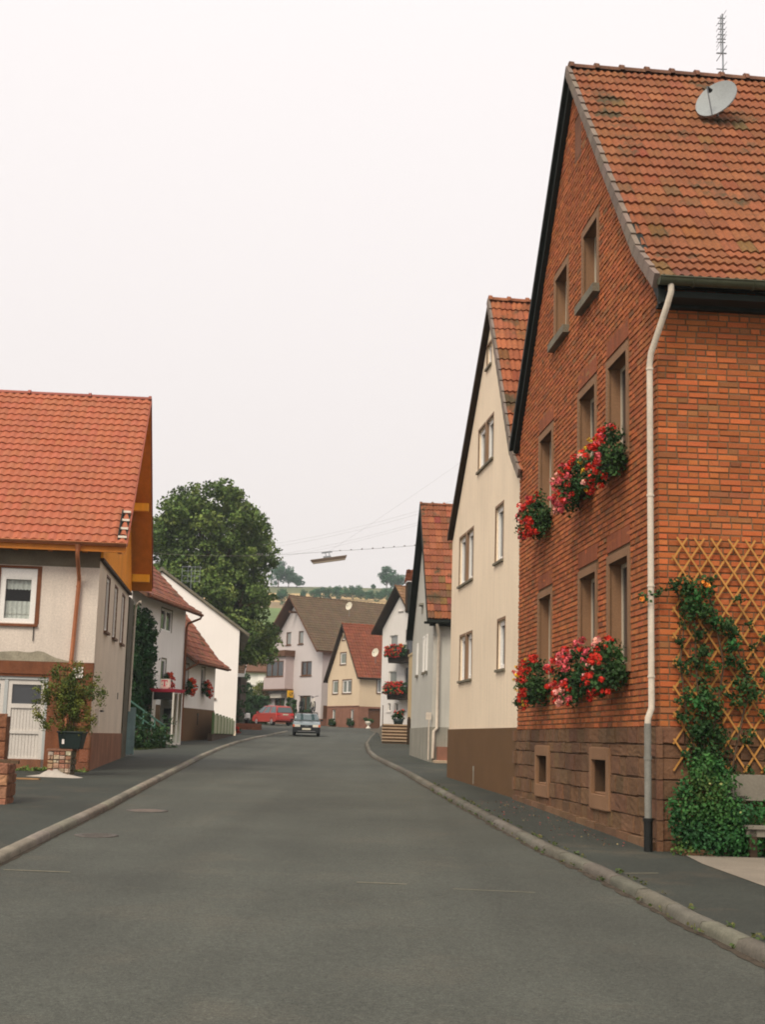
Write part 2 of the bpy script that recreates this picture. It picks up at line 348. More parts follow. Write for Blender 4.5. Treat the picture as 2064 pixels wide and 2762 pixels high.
def blocks(mb,mf,rows,span,holes,base,prot=.03,lmin=.3,lmax=.75,mi=0):
    for r in range(len(rows)-1):
        z,zt=rows[r],rows[r+1]; iv=[span]
        for a,b,c,d in holes:
            if zt>c+.01 and z<d-.01:
                nv=[]
                for i,j in iv:
                    if b<=i or a>=j: nv.append((i,j)); continue
                    if a>i+.05: nv.append((i,a))
                    if b<j-.05: nv.append((b,j))
                iv=nv
        for i,j in iv:
            s=i
            while s<j-.01:
                e=s+random.uniform(lmin,lmax)
                if j-e<lmin*.6: e=j
                a,b=s+.004,min(e,j)-.004; c=jit(base,.18,.06); p=prot+random.uniform(-.010,.012); g=.008; zj=random.uniform(-.010,.010); y0,y1=z+.004+max(zj,-.003),zt-.004+min(zj,.003)
                q=[mf(a,y0,0),mf(b,y0,0),mf(b,y1,0),mf(a,y1,0)]; n=4; G_=[]
                for v in range(n+1):
                    G_.append([mf(a+g+(b-a-2*g)*u/n+random.uniform(-.004,.004),y0+g+(y1-y0-2*g)*v/n+random.uniform(-.004,.004),p+random.uniform(-.005,.005)) for u in range(n+1)])
                mb.grid(G_,mi,c,False)
                ed=[G_[0],[G_[k][n] for k in range(n+1)],G_[n][::-1],[G_[k][0] for k in range(n,-1,-1)]]
                for k in range(4):
                    A,B=q[k],q[(k+1)%4]
                    low=[tuple(A[m]+(B[m]-A[m])*t/n for m in range(3)) for t in range(n+1)]
                    mb.grid([low,ed[k]],mi,c,False)
                s=e
# ------------------------------------------------------------------ foliage
def leaf(mb,p,n,size,c,rnd=1.0):
    n=Vector(n)+Vector((random.gauss(0,rnd),random.gauss(0,rnd),random.gauss(0,rnd)))
    if n.length<1e-4: n=Vector((0,0,1))
    n.normalize(); a=n.orthogonal().normalized(); th=random.uniform(0,6.283); b=n.cross(a); d=a*math.cos(th)+b*math.sin(th); e=n.cross(d)
    s=size*random.uniform(.7,1.25); p=Vector(p); w=.36
    mb.face([tuple(p-d*s*.5),tuple(p+e*s*w-d*s*.05+n*s*.06),tuple(p+d*s*.5),tuple(p-e*s*w-d*s*.05+n*s*.06)],0,c)
def lobe(mb,c,r,n,size,cols,flat=.8,hollow=.55):
    tint=random.choice(cols); k0=random.uniform(.65,1.25)
    for _ in range(n):
        v=Vector((random.gauss(0,1),random.gauss(0,1),random.gauss(0,1))); v.normalize(); q=random.uniform(hollow,1.05); 
        p=Vector(c)+Vector((v.x*r*q,v.y*r*q,v.z*r*q*flat))
        leaf(mb,p,v,size,jit(tuple(t*k0 for t in tint),.17,.08),.7)
def crown(mb,c,rad,nl,lr,nleaf,size,cols,seed=0,shell=.45):
    st=random.getstate(); random.seed(seed)
    for _ in range(nl):
        v=Vector((random.gauss(0,1),random.gauss(0,1),random.gauss(0,1))); v.normalize(); q=random.uniform(shell,.92)
        p=(c[0]+v.x*rad[0]*q,c[1]+v.y*rad[1]*q,c[2]+v.z*rad[2]*q); r=lr*random.uniform(.6,1.25)
        lobe(mb,p,r,int(nleaf*(r/lr)**2),size,cols)
    random.setstate(st)
GR=[(.055,.105,.022),(.075,.125,.028),(.042,.085,.020),(.085,.125,.030)]
GR_LIME=[(.090,.140,.031),(.112,.168,.038),(.066,.108,.025),(.136,.185,.043)]
GR_DARK=[(.018,.052,.014),(.026,.070,.018),(.036,.082,.022)]
GR_BUSH=[(.030,.110,.028),(.045,.130,.030),(.022,.080,.024),(.075,.135,.030)]
def roof(root,z00,prof,apex,y0,y1,tilef,tw=.22,tl=.34,amp=.04,mats=('tile','soffit'),th=.10,ridge=(.42,.11),ridgecol=(.30,.11,.05),verge=None,K=6,name='roof',vtile=None):
    """prof=(left polyline eave->..., right polyline eave->...) in (x,z), both ending at the apex; ridge along y"""
    mb=MB(); sg=1 if y1>y0 else -1; xa,za=apex
    for pl in prof:
        pl=list(pl)+[apex]
        for (xe,ze),(xb,zb) in zip(pl,pl[1:]):
            mb.prism([(xe,y0,ze),(xb,y0,zb),(xb,y0,zb-th),(xe,y0,ze-th)],(0,y1-y0,0),1)
            up=Vector((xb-xe,0,zb-ze)); sl=up.length; up.normalize(); al=Vector((0,sg,0)); n=al.cross(up)
            if n.z<0: n=-n
            tiles(mb,Vector((xe,y0,ze))+n*.006,al,up,abs(y1-y0),sl,tw,tl,amp,tilef,0,K,nrm=n)
    L_=abs(y1-y0); n=max(1,round(L_/ridge[0])); st=L_/n
    for k in range(n):
        c=jit(ridgecol,.15); a=y0+sg*(k*st-.02); b=y0+sg*((k+1)*st); rows=[]
        for yy,rr in ((a,ridge[1]+.035),(a+sg*.07,ridge[1]+.03),(a+sg*.071,ridge[1]),(b,ridge[1]-.008)):
            rows.append([(xa+rr*math.cos(t),yy,za-.02+rr*math.sin(t)*.9) for t in [math.pi*j/8 for j in range(9)]])
        mb.grid(rows,0,c,True); mb.face([rows[0][j] for j in range(9)],0,c)
    o=mb.build(name,list(mats),root,z00)
    if verge:
        m2,w,h=verge; q=MB()
        for pl in prof:
            pl=list(pl)+[apex]
            for (xe,ze),(xb,zb) in zip(pl,pl[1:]):
                q.prism([(xe,y0-sg*w,ze+.03),(xb,y0-sg*w,zb+.03),(xb,y0-sg*w,zb-h),(xe,y0-sg*w,ze-h)],(0,sg*(w-.003),0))
        q.build('verge_board',m2,o,z00)
    if vtile:   # stepped verge tiles down the near rake
        col,w=vtile; q=MB()
        for pl in prof[:1]:
            pl=list(pl)+[apex]
            for (xe,ze),(xb,zb) in zip(pl,pl[1:]):
                up=Vector((xb-xe,0,zb-ze)); sl=up.length; up.normalize(); n=Vector((0,1,0)).cross(up); n=n if n.z>0 else -n
                k=max(1,round(sl/tl)); s=sl/k
                for i in range(k):
                    p=Vector((xe,y0,ze))+up*(i*s); c=jit(col,.15,.03)
                    A=p-up*.03+n*.075; B=p+up*(s*1.03)+n*.045; C=p+up*(s*1.03)-n*.10; D=p-up*.03-n*.115
                    q.hexa([tuple(A),tuple(B),tuple(C),tuple(D)]+[tuple(v+Vector((0,-sg*w,0))) for v in (A,B,C,D)],0,c)
        q.build('verge_tiles','tile',o,z00)
    return o
def tcol(base,sp=.14,moss=None,mp=.0,rowd=None):
    def f(r,q,nr,nc):
        c=jit(base,sp,.06)
        if moss and random.random()<mp*(1.6 if r<nr*.35 else .7): c=tuple(x*random.uniform(.5,.9)+y*.3 for x,y in zip(c,moss))
        return c
    return f
# ================================================================== RED BRICK HOUSE (right foreground)
def brick_house():
    H=thing('brick_house','tall red brick house with stone basement and mossy tiled roof','house',(3.36,16.2,.3),-4.59); z0=.3
    W=9.2; D=9.0
    g=lambda s,z,d:(s,d,z)                 # gable wall, outward +y
    f=lambda s,z,d:(-d,-s,z)               # eave wall facing the camera, outward -x ; s runs right
    base=(.345,.088,.030)
    up=[(6.22,7.22,5.48,6.87),(3.17,4.17,5.48,6.87),(1.40,2.37,5.48,6.87)]
    lo=[(6.22,7.20,2.66,4.07),(3.12,4.10,2.66,4.07),(1.35,2.34,2.66,4.07)]
    at=[(5.10,6.00,8.33,9.42),(3.05,3.93,8.33,9.42)]
    bl=[(4.14,4.63,10.96,11.66)]
    holes=up+lo+at
    ze=7.30; za=12.45; xa=4.6
    wm=MB()
    panel(wm,g,[(0,1.84),(W,1.84),(W,ze),(xa,za),(0,ze)],holes,.30,0,1)
    panel(wm,f,[(0,1.84),(D,1.84),(D,ze),(0,ze)],[],0,0)
    wm.face([(W,0,.3),(W,-D,.3),(W,-D,ze),(W,0,ze)]); wm.face([(0,-D,.3),(W,-D,.3),(W,-D,ze),(xa,-D,za),(0,-D,ze)])
    wm.build('wall',['mortar','dressed'],H,z0)
    bm=MB(); fr=.115
    exp=[(a-fr,b+fr,c,d+.16) for a,b,c,d in up+lo]+[(a-fr,b+fr,c-.10,d+.13) for a,b,c,d in at]+[(a-.0,b,c,d) for a,b,c,d in bl]
    def span(z):
        if z<ze: return (0.0,W)
        t=(z-ze)/(za-ze); return (xa*t,W-(W-xa)*t)
    bricks(bm,g,1.84,za-.05,span,exp,base=(.345,.106,.037),prot=.015,spread=.24)
    bricks(bm,f,1.84,ze-.02,lambda z:(0,5.2),[],base=(.40,.112,.036),prot=.010,spread=.22)
    # soldier bricks over the openings
    for a,b,c,d in up+lo:
        s=a-fr
        while s<b+fr-.03:
            bm.mbox(g,s+.004,min(s+.078,b+fr)-.004,d+.165,d+.40,.001,.019,0,jit((.25,.075,.032),.15)); s+=.078
    bm.build('brick_facing','brick',H,z0)
    q=MB(); q.mbox(g,4.14,4.63,10.96,11.66,-.05,.004,0); q.build('blind_opening','blind',H,z0)
    # stone basement
    sm=MB(); rows=[.2,.52,.75,.99,1.22,1.47,1.63,1.84]; bh=[(6.20,7.31,.73,1.57),(2.22,3.35,.73,1.57)]; bx=[(6.22,7.29,.80,1.47),(2.24,3.33,.80,1.47)]; hole=[(6.34,7.20,.93,1.40),(2.40,3.22,.93,1.40)]
    mort=MB(); panel(mort,g,[(0,.1),(W,.1),(W,1.84),(0,1.84)],hole,.30,0); panel(mort,f,[(0,.1),(D,.1),(D,1.84),(0,1.84)],[],0,0)
    mort.build('basement_core','stonecore',H,z0)
    blocks(sm,g,rows,(-.02,W+.10),bx,(.140,.076,.040),.020,.22,.62)
    blocks(sm,f,rows,(-.02,5.2),[],(.140,.074,.039),.020,.3,.7)
    for k,r in enumerate(zip(rows,rows[1:])):
        a,b=r; l=(.55,.34)[k%2]; sm.box(-.055,l*0+.0,-.02,.055,a+.006,b-.006,0,jit((.155,.08,.046),.1))
        if k%2==0: sm.box(W+.0,W+.16,-.3,.07,a+.01,b-.01,0,jit((.15,.08,.046),.1))
    # ragged plinth foot
    for k in range(16):
        a=W*k/16; sm.mbox(g,a+.01,a+W/16-.01,.15,.50+.012*k*.9,.02,.075+random.uniform(0,.02),0,jit((.150,.084,.046),.2))
    sm.build('stone_basement','sandstone',H,z0)
    for (a,b,c,d),(A,B,C,Dd) in zip(hole,bh):
        s=MB(); s.mbox(g,A,a,C,Dd,-.02,.055); s.mbox(g,b,B,C,Dd,-.02,.055); s.mbox(g,a,b,d,Dd,-.02,.055); s.mbox(g,a,b,C,c,-.02,.055)
        s.mbox(g,a,b,c-.002,c+.03,-.3,.0)
        w=s.build('cellar_window','dressed',H,z0,bevel=.01)
        p=MB(); p.mbox(g,a,b,c,d,-.22,-.20); p.build('pane','glass',w,z0)
        p=MB(); p.mbox(g,a+.02,a+.05,c+.03,d,-.20,-.17); p.build('frame','greywood',w,z0)
    for a,b,c,d in up+lo: window(H,z0,g,a,b,c,d,.16,'creamframe',1,1,'glass',('dressed',.05,.11,fr),('dressed',fr,.028),fw=.06,mull=.04,rel=.004)
    for a,b,c,d in at: window(H,z0,g,a,b,c,d,.16,'creamframe',1,1,'glass',('greyedge',.12,.13,.16),('dressed',fr,.026),fw=.065,mull=.05,rel=.004)
    # roof
    global WAVES; WAVES=2
    r=roof(H,z0,(((-.42,7.24),(.45,7.95)),((W+.30,7.30),(W-.35,8.02))),(xa,12.6),.10,-D-.2,tcol((.228,.082,.035),.13,(.10,.06,.028),.14),.225,.315,.030,('tile_moss','soffit'),.10,(.42,.12),(.17,.08,.05),None,10,'roof',((.19,.145,.115),.07))
    WAVES=1
    # dark barge lining between wall and verge
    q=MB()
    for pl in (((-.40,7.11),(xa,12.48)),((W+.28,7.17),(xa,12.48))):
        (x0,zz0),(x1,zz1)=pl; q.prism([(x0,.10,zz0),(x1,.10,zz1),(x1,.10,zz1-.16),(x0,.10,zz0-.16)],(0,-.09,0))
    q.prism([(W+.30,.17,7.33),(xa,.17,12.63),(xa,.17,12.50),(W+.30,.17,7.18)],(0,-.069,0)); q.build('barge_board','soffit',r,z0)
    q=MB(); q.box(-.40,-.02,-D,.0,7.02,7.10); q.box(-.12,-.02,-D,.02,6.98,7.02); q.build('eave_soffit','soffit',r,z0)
    q=MB(); rows=[]
    for y in (.12,-D-.2):
        rows.append([(-.50+.085*math.cos(t),y,7.22+.085*math.sin(t)) for t in [math.pi+math.pi*j/10 for j in range(11)]])
    q.grid(rows,0,(1,1,1),True); q.grid([[(x+.0,y,z+.004) for x,y,z in rows[0]],[(x,y,z+.004) for x,y,z in rows[1]]],0); q.face(rows[0])
    q.tube([(-.585,.12,7.22),(-.585,-D,7.22)],.012,6)
    for k in range(12): q.tube([(-.588+.0,-.3-k*.75,7.225),(-.57,-.3-k*.75,7.165),(-.5,-.3-k*.75,7.125),(-.42,-.3-k*.75,7.16)],.012,5)
    q.build('gutter','gutter',H,z0)
    # downpipe at the corner
    q=MB(); q.tube([(-.50,-.03,7.16),(-.50,-.03,7.05),(-.44,.0,6.9),(-.13,.115,6.38),(-.10,.125,6.25),(-.10,.125,2.18),(-.10,.125,2.05),(-.09,.165,1.93),(-.09,.17,1.86)],.039,12)
    for zz in (6.18,4.6,2.42,3.5): q.tube([(-.10,.125,zz-.012),(-.10,.125,zz+.012)],.047,12)
    dp=q.build('downpipe','pipewhite',H,z0)
    q=MB(); q.tube([(-.09,.17,1.87),(-.09,.17,.75)],.043,12); q.tube([(-.09,.17,1.45),(-.09,.17,1.49)],.049,12); q.build('cast_iron_pipe','pipegrey',dp,z0)
    q=MB(); q.tube([(-.09,.17,.77),(-.09,.17,.33)],.053,12); q.tube([(-.09,.17,.74),(-.09,.17,.78)],.063,12); q.build('pipe_shoe','black',dp,z0)
    return H
BH=brick_house()
FB=(Vector((3.36,16.2)),R(-4.59))
def gpos(s,d): # point on the brick gable: s along, d outward
    return (3.36+math.sin(FB[1])*s-math.cos(FB[1])*d, 16.2+math.cos(FB[1])*s+math.sin(FB[1])*d)
def fpos(s,d): # point before the eave wall: s to the right, d towards the camera
    return (3.36+math.cos(FB[1])*s-math.sin(FB[1])*d, 16.2-math.sin(FB[1])*s-math.cos(FB[1])*d)
RED=(.52,.026,.014); PINK=(.60,.095,.11); PALE=(.80,.36,.30); YEL=(.72,.42,.03); VIO=(.20,.06,.25)
def flower_box(x,y,z,az,length,label,group,cols,nheads=40,spread=(.30,.42,.34),leafn=620,box=True,seed=1,head=.05,lsize=.062,boxmat='pot',hang=.25,gsets=None):
    """az = azimuth of the box's long axis; local -y..+y across; flowers spill towards local +y"""
    random.seed(seed)
    T=thing('flower_box',label,'flower box',(x,y,z),az,group)
    if box:
        q=MB(); q.box(-length*.44,length*.44,.02,.19,-.08,.07)
        q.build('planter','darkbox' if boxmat=='pot' else boxmat,T,0,.008)
    f=MB(); n=max(4,int(length/.16))
    for k in range(n):
        cx=-length/2+length*(k+.5)/n
        for j in range(3):
            c=(cx*1.12+random.uniform(-.08,.08),.13+random.uniform(-.04,spread[1]*.5)*(1 if j else .6),.14+(.14,-.06,-.26)[j]*spread[2]/.3+random.uniform(-.05,.05))
            lobe(f,c,.155*random.uniform(.8,1.2)*(length/1.1)**.2,int(leafn*1.35)//(3*n),lsize,gsets or GR_DARK,.95,.3)
    for e_ in (-.5,-.42,.46): lobe(f,(length*e_,.14,-.02),.17,int(leafn*.16),lsize,gsets or GR_DARK,1.2,.2)
    f.build('foliage','leaf',T)
    b=MB()
    for k in range(nheads):
        u=random.uniform(-.5,.5); th=random.uniform(-1.0,1.35); rr=random.uniform(.85,1.15)
        px=u*(length+.12); py=.12+math.cos(th)*spread[1]*.62*rr; pz=.10+math.sin(th)*spread[2]*rr*1.05-(.10 if th<0 else 0)
        ci=cols[min(len(cols)-1,int((u+.5+random.uniform(-.15,.15))*len(cols)))] if isinstance(cols[0],list) else cols
        col=random.choice(ci if isinstance(ci,list) else [ci]) if isinstance(cols[0],list) else random.choice(cols)
        hr=head*random.uniform(.65,1.2)*(0.6 if col==YEL else 1)
        for _ in range(16):
            v=Vector((random.gauss(0,1),random.gauss(0,1),random.gauss(0,1))).normalized()
            leaf(b,(px+v.x*hr*.7,py+v.y*hr*.7,pz+v.z*hr*.6),v,hr*.85,jit(col,.18,.1),.25)
    b.build('blossoms','petal',T)
    return T
gl='flower boxes on the brick gable'
def gb(s,zc,label,cols,seed,n,sp=(.3,.42,.34),L=1.05,ln=700):
    x,y=gpos(s,.0); flower_box(x,y,zc,-4.59,L,label,gl,cols,int(n*.85),sp,ln,True,seed,.064)
gb(6.75,5.36,'red and pink geranium box under the far upper window of the brick gable',[[RED,RED,RED],[RED,RED,PINK],[PINK,PINK,PALE,RED]],11,64,(.3,.46,.34),1.1)
gb(3.72,5.36,'pink and red geranium box under the middle upper window of the brick gable',[[RED,RED,PINK],[RED,RED,PINK],[PINK,PINK,PALE]],12,62,(.3,.48,.34),1.02)
gb(1.86,5.38,'mixed flower box with yellow blooms under the near upper window of the brick gable',[[RED,PINK,RED],[RED,RED,RED,VIO],[YEL,YEL,RED,PALE]],13,66,(.3,.46,.34),1.02)
gb(6.75,2.52,'red and yellow flower box under the far lower window of the brick gable',[[RED,RED],[RED,RED],[YEL,YEL,YEL,RED]],14,60,(.3,.50,.38),1.1)
gb(3.75,2.52,'pink and red geranium box under the middle lower window of the brick gable',[[RED,PINK,PINK],[PINK,RED,PALE],[RED,RED,PINK]],15,80,(.3,.50,.40),1.15)
gb(1.88,2.54,'leafy red geranium box under the near lower window of the brick gable',[[RED,RED],[RED,RED,PALE],[RED,PINK,YEL]],16,42,(.3,.46,.34),1.05,900)
# ------------------------------------------------------------------ dish, antenna on the brick house
def sat_dish(loc,aim,rad,label,pole,mat='dish',armlen=1.0,group=None,sq=1.1):
    """aim = direction the bowl faces; pole = list of points of its mounting tube, in world space relative to loc"""
    T=thing('satellite_dish',label,'satellite dish',loc,90,group)
    a=Vector(aim).normalized(); r_=a.cross(Vector((0,0,1))).normalized(); u=r_.cross(a)
    q=MB(); rows=[]
    for i in range(9):
        t=i/8; rows.append([tuple((r_*math.cos(w)+u*math.sin(w)*sq)*rad*t+a*(.22*rad*t*t-.22*rad)) for w in [2*math.pi*j/28 for j in range(28)]])
    q.grid(rows,0,(1,1,1),True,True); rows2=[[tuple(Vector(p)-a*.02) for p in r] for r in rows]; q.grid(rows2,0,(1,1,1),True,True)
    q.grid([rows[-1],rows2[-1]],0,(1,1,1),True,True); q.build('bowl',mat,T)
    q=MB(); f0=-u*rad*.98*sq; f1=a*rad*.95*armlen-u*rad*.22; q.tube([tuple(f0),tuple(f1)],.014*rad/.45,6); arm=q.build('feed_arm','steel',T)
    q=MB(); d=(f1*-1+Vector((0,0,0))).normalized(); q.tube([tuple(f1-a*.02),tuple(f1+d*.09),tuple(f1+d*.12)],[.03*rad/.45,.04*rad/.45,.055*rad/.45],10); q.build('receiver','black',arm)
    q=MB(); q.tube([tuple(-a*.24*rad)]+pole,.022,8); q.build('mounting_pole','steel',T)
    return T
x,y=fpos(1.89,-3.2)
sat_dish((x,y,11.53),(-.57,-.72,.40),.335,'grey satellite dish on the brick house roof below the antenna',[(.10,.35,-.30),(.18,.35,-.62)],'dish',1.0)
x,y=fpos(2.50,-4.6)
A=thing('roof_antenna','tall thin television antenna mast on the ridge of the brick house','antenna',(x,y,12.5),85.4)
q=MB(); q.tube([(0,0,-.1),(0,0,1.28)],.014,8); q.build('mast','steel',A)
q=MB()
q.tube([(-.03,0,.55),(-.03,0,1.25)],.008,6)
for k,(zz,l) in enumerate([(1.20,.10),(1.10,.10),(1.0,.09),(.90,.10),(.82,.12),(.76,.10),(.56,.14),(.57,.13),(.28,.14)]):
    q.tube([(-l*.8,(-1)**k*.3*0,zz),(l*.45,0,zz+.005)],.009,6); q.tube([(-.02,-.26,zz),(-.02,.26,zz)],.004,5)
q.build('elements','steel',A)
# ------------------------------------------------------------------ trellis, climbing rose, bush, bench in front of the brick eave wall
x,y=fpos(0,.05); TR=thing('trellis','orange wooden lattice trellis fixed to the brick wall behind the bench','trellis',(x,y,1.36),85.41)
def lattice(w,h,dx,dz,x0):
    n=int((w+h*dx/dz)/dx)+2
    for sgn,dpt in ((1,.0),(-1,-.014)):
        q=MB()
        for k in range(-int(h/dz)-2,n+int(h/dz)+2):
            # line x = x0 + k*dx + sgn*(z)*dx/dz*.5*2
            t0,t1=0.0,h; sl=sgn*dx/dz
            xa=x0+k*dx; lim=[]
            za,zb=0,h
            if sl>0: za=max(za,(x0-xa)/sl); zb=min(zb,(x0+w-xa)/sl)
            else: za=max(za,(x0+w-xa)/sl); zb=min(zb,(x0-xa)/sl)
            if zb-za<.12: continue
            za-=.03; zb+=.03
            q.bar((xa+sl*za,dpt,za),(xa+sl*zb,dpt,zb),.022,.010,(0,1,0),0,(1,1,1))
        q.build('laths','trellis',TR)
lattice(2.6,2.72,.212,.312,.17)
random.seed(5)
x,y=fpos(0,.12); CR=thing('climbing_rose','climbing rose with a few orange blooms growing up the trellis at the brick house corner','climbing rose',(x,y,.42),85.41)
q=MB(); 
stems=[[(.55,0,.1),(.50,.0,1.2),(.42,0,2.0),(.40,0,2.7),(.15,0,3.1),(-.28,.0,2.95)],[(.6,0,.1),(.62,0,1.4),(.75,0,2.2),(.62,.0,2.9),(.5,.0,3.25)],[(.65,0,.1),(.9,0,1.3),(1.05,0,1.9),(.9,.0,2.5)],[(.5,0,.8),(.3,0,1.5),(.22,0,2.2),(.3,0,2.9)]]
for s in stems: q.tube(s,[.012]*(len(s)-1)+[.005],6)
q.build('stem','bark',CR)
q=MB()
def vine(x,z,r,n): lobe(q,(x,-.04+random.uniform(-.03,.02),z),r,int(n*1.5),.050,GR_DARK+GR_DARK+GR_BUSH[:1],1.0,.1)
for cx,cz,r,n in [(.32,3.10,.17,140),(.15,3.12,.10,60),(.42,3.0,.20,170),(.34,2.85,.16,130),(.55,3.12,.10,50),(.5,2.82,.15,110),(.62,2.72,.13,90),(.75,2.66,.14,90),(.86,2.58,.10,50),(.6,3.2,.07,20),(.85,2.45,.10,50),(.45,2.55,.10,50),(.5,2.35,.13,80),(.56,2.15,.12,70),(.42,2.2,.09,40),(.95,2.2,.12,60),(.8,2.25,.10,40),(.98,1.95,.15,90),(1.1,1.85,.12,60),(.9,1.75,.10,40),(.5,1.85,.15,110),(.4,1.75,.14,90),(.6,1.7,.15,110),(.52,1.5,.20,190),(.4,1.4,.15,110),(.66,1.35,.16,110),(.5,1.15,.22,210),(.65,1.05,.17,120),(.38,1.05,.14,80),(.2,2.45,.07,18),(.2,2.2,.08,22),(.2,1.75,.08,22),(.25,1.55,.09,30),(1.1,2.4,.09,20),(1.2,2.1,.1,24),(-.05,3.02,.08,16),(-.22,2.95,.08,14),(1.0,1.3,.09,26),(1.25,1.6,.08,20),(1.35,2.6,.10,26),(1.5,2.2,.14,60),(1.7,2.6,.16,80)]: vine(cx,cz,r,n)
for _ in range(46): vine(random.uniform(.15,1.35),random.uniform(.9,3.0),.075,16)
for s in stems:
    for a,b in zip(s,s[1:]):
        for t in range(14):
            u=random.random(); p=[a[k]+(b[k]-a[k])*u for k in range(3)]; leaf(q,(p[0]+random.uniform(-.06,.06),-.03,p[2]+random.uniform(-.05,.05)),(0,-1,.3),.055,jit(random.choice(GR_DARK),.3),.6)
q.build('foliage','leaf',CR)
q=MB()
for cx,cz in ((.50,3.13),(.46,3.15),(.53,3.11),(-.28,2.93)):
    for _ in range(14):
        v=Vector((random.gauss(0,1),random.gauss(0,1),random.gauss(0,1))).normalized(); leaf(q,(cx+v.x*.025,-.15+v.y*.02,cz+v.z*.025),v,.045,jit((.75,.27,.04),.2),.2)
q.build('blossoms','petal',CR)
x,y=fpos(.50,.36); BU=thing('garden_bush','bright green leafy bush at the corner of the brick house beside the downpipe','bush',(x,y,.38),85.41)
q=MB()
for cx,cy,cz,r,n in [(-.05,0,.25,.30,520),(-.22,0,.28,.24,340),(.16,0,.25,.27,400),(.36,.05,.20,.22,260),(-.2,0,.55,.25,340),(.05,-.05,.55,.28,420),(.26,0,.52,.22,260),(-.08,0,.80,.25,340),(.10,0,.84,.21,240),(-.27,0,.78,.15,120),(-.14,0,1.0,.18,170),(.06,0,1.04,.14,100),(-.36,0,.50,.14,80),(-.36,0,.36,.12,60),(-.28,0,.12,.15,90),(.5,.05,.32,.17,120),(.55,.02,.1,.17,120),(.62,.0,.22,.15,100),(.48,.0,.55,.15,90),(.70,.0,.06,.13,80),(-.05,-.1,1.15,.09,36),(-.4,0,.65,.09,30)]:
    lobe(q,(cx*1.18,cy-.05,cz*.97),r*1.06,int(n*2.0),.046,GR_BUSH,1.0,.3)
for cx,cz in ((-.13,.86),(.0,.86),(.22,.55)):
    leaf(q,(cx,-.34,cz),(0,-1,0),.04,(.36,.38,.14),.1)
q.build('foliage','leaf',BU)
q=MB()
for k in range(5): q.tube([(random.uniform(-.15,.25),0,-.05),(random.uniform(-.25,.3),random.uniform(-.1,.1),.8)],.012,5)
q.build('stem','bark',BU)
x,y=fpos(.70,.22); BE=thing('wooden_bench','old grey plank bench standing against the brick wall under the trellis','bench',(x,y,.36),85.41)
q=MB(); q.box(.0,1.9,.0,.05,.68,.98); q.build('backrest','greywood',BE,0,.006)
q=MB(); q.box(.12,1.85,-.36,.0,.375,.42); q.box(.14,1.83,-.33,-.30,.29,.373); q.build('seat','greywood',BE,0,.006)
for xx in (.22,1.6):
    q=MB(); q.bar((xx,.03,-.02),(xx-.02,.03,.74),.11,.06,(0,1,0)); q.bar((xx,-.30,-.02),(xx,-.30,.372),.09,.06,(0,1,0)); q.box(xx-.04,xx+.04,-.30,.03,.33,.372); q.build('leg','bark_dark',BE,0,.005)
x,y=fpos(.28,.33)
q=MB(); q.box(-.16,.22,-.14,.12,.0,.13); o=q.build('stone_slab','dressed',None,0,.015); o.location=(x,y,.36); o.rotation_euler=(0,0,R(2)); tag(o,'small red sandstone slab lying at the foot of the bush','stone')
# ================================================================== CREAM HOUSE
def cream():
    H=thing('rendered_house','tall cream rendered house with brown plinth, squeezed beside the brick house','house',(2.62,25.7,.5),-6.2); z0=.5
    W=7.8; D=9.0; g=lambda s,z,d:(s,d,z); f=lambda s,z,d:(-d,-s,z)
    hs=[(4.82,6.42,3.00,4.03),(1.12,1.86,3.05,4.03),(4.85,6.70,5.27,6.42),(1.42,2.22,5.27,6.42),(2.62,4.36,7.62,8.56),(2.98,3.48,9.80,10.30)]
    xa,za,ze=2.78,11.0,6.50
    m=MB(); panel(m,g,[(-.3,1.885),(W,1.885),(W,ze),(xa,za),(-.3,ze)],hs,.10); panel(m,f,[(0,1.885),(D,1.885),(D,ze),(0,ze)],[],0)
    m.face([(W,0,1.885),(W,-D,1.885),(W,-D,ze),(W,0,ze)]); m.build('wall','cream',H,z0)
    m=MB(); m.box(-.3,W+.02,-D,.03,.1,1.885); 
    m.build('plinth','brownplinth',H,z0)
    for i,(a,b,c,d) in enumerate(hs):
        parts=[(a,b)] if b-a<1 else [(a,(a+b)/2-.09),((a+b)/2+.09,b)]
        for a1,b1 in parts: window(H,z0,g,a1,b1,c,d,.085,'whitepvc',1,1,'glass',('greyedge',.05,.05,.07),('paintedstone',.055,.006),fw=.10)
        if len(parts)==2: q=MB(); q.mbox(g,(a+b)/2-.088,(a+b)/2+.088,c,d,-.12,.004); q.build('mullion','paintedstone',H,z0)
    q=MB(); q.mbox(g,4.15,4.28,.98,1.08,-.01,.035,0); q.mbox(g,4.17,4.26,.70,.98,-.01,.032,0); q.build('vent','greyp',H,z0)
    global WAVES; WAVES=2
    roof(H,z0,(((-.62,6.66),(.15,7.25)),((W+.04,6.66),)),(xa,11.16),.10,-D,tcol((.30,.100,.045),.2,(.06,.045,.03),.2),.24,.34,.036,('tile_moss','bark_dark'),.10,(.42,.11),(.32,.12,.06),('bark_dark',.03,.12),9,'roof',((.20,.16,.13),.05)); WAVES=1
    return H
cream()
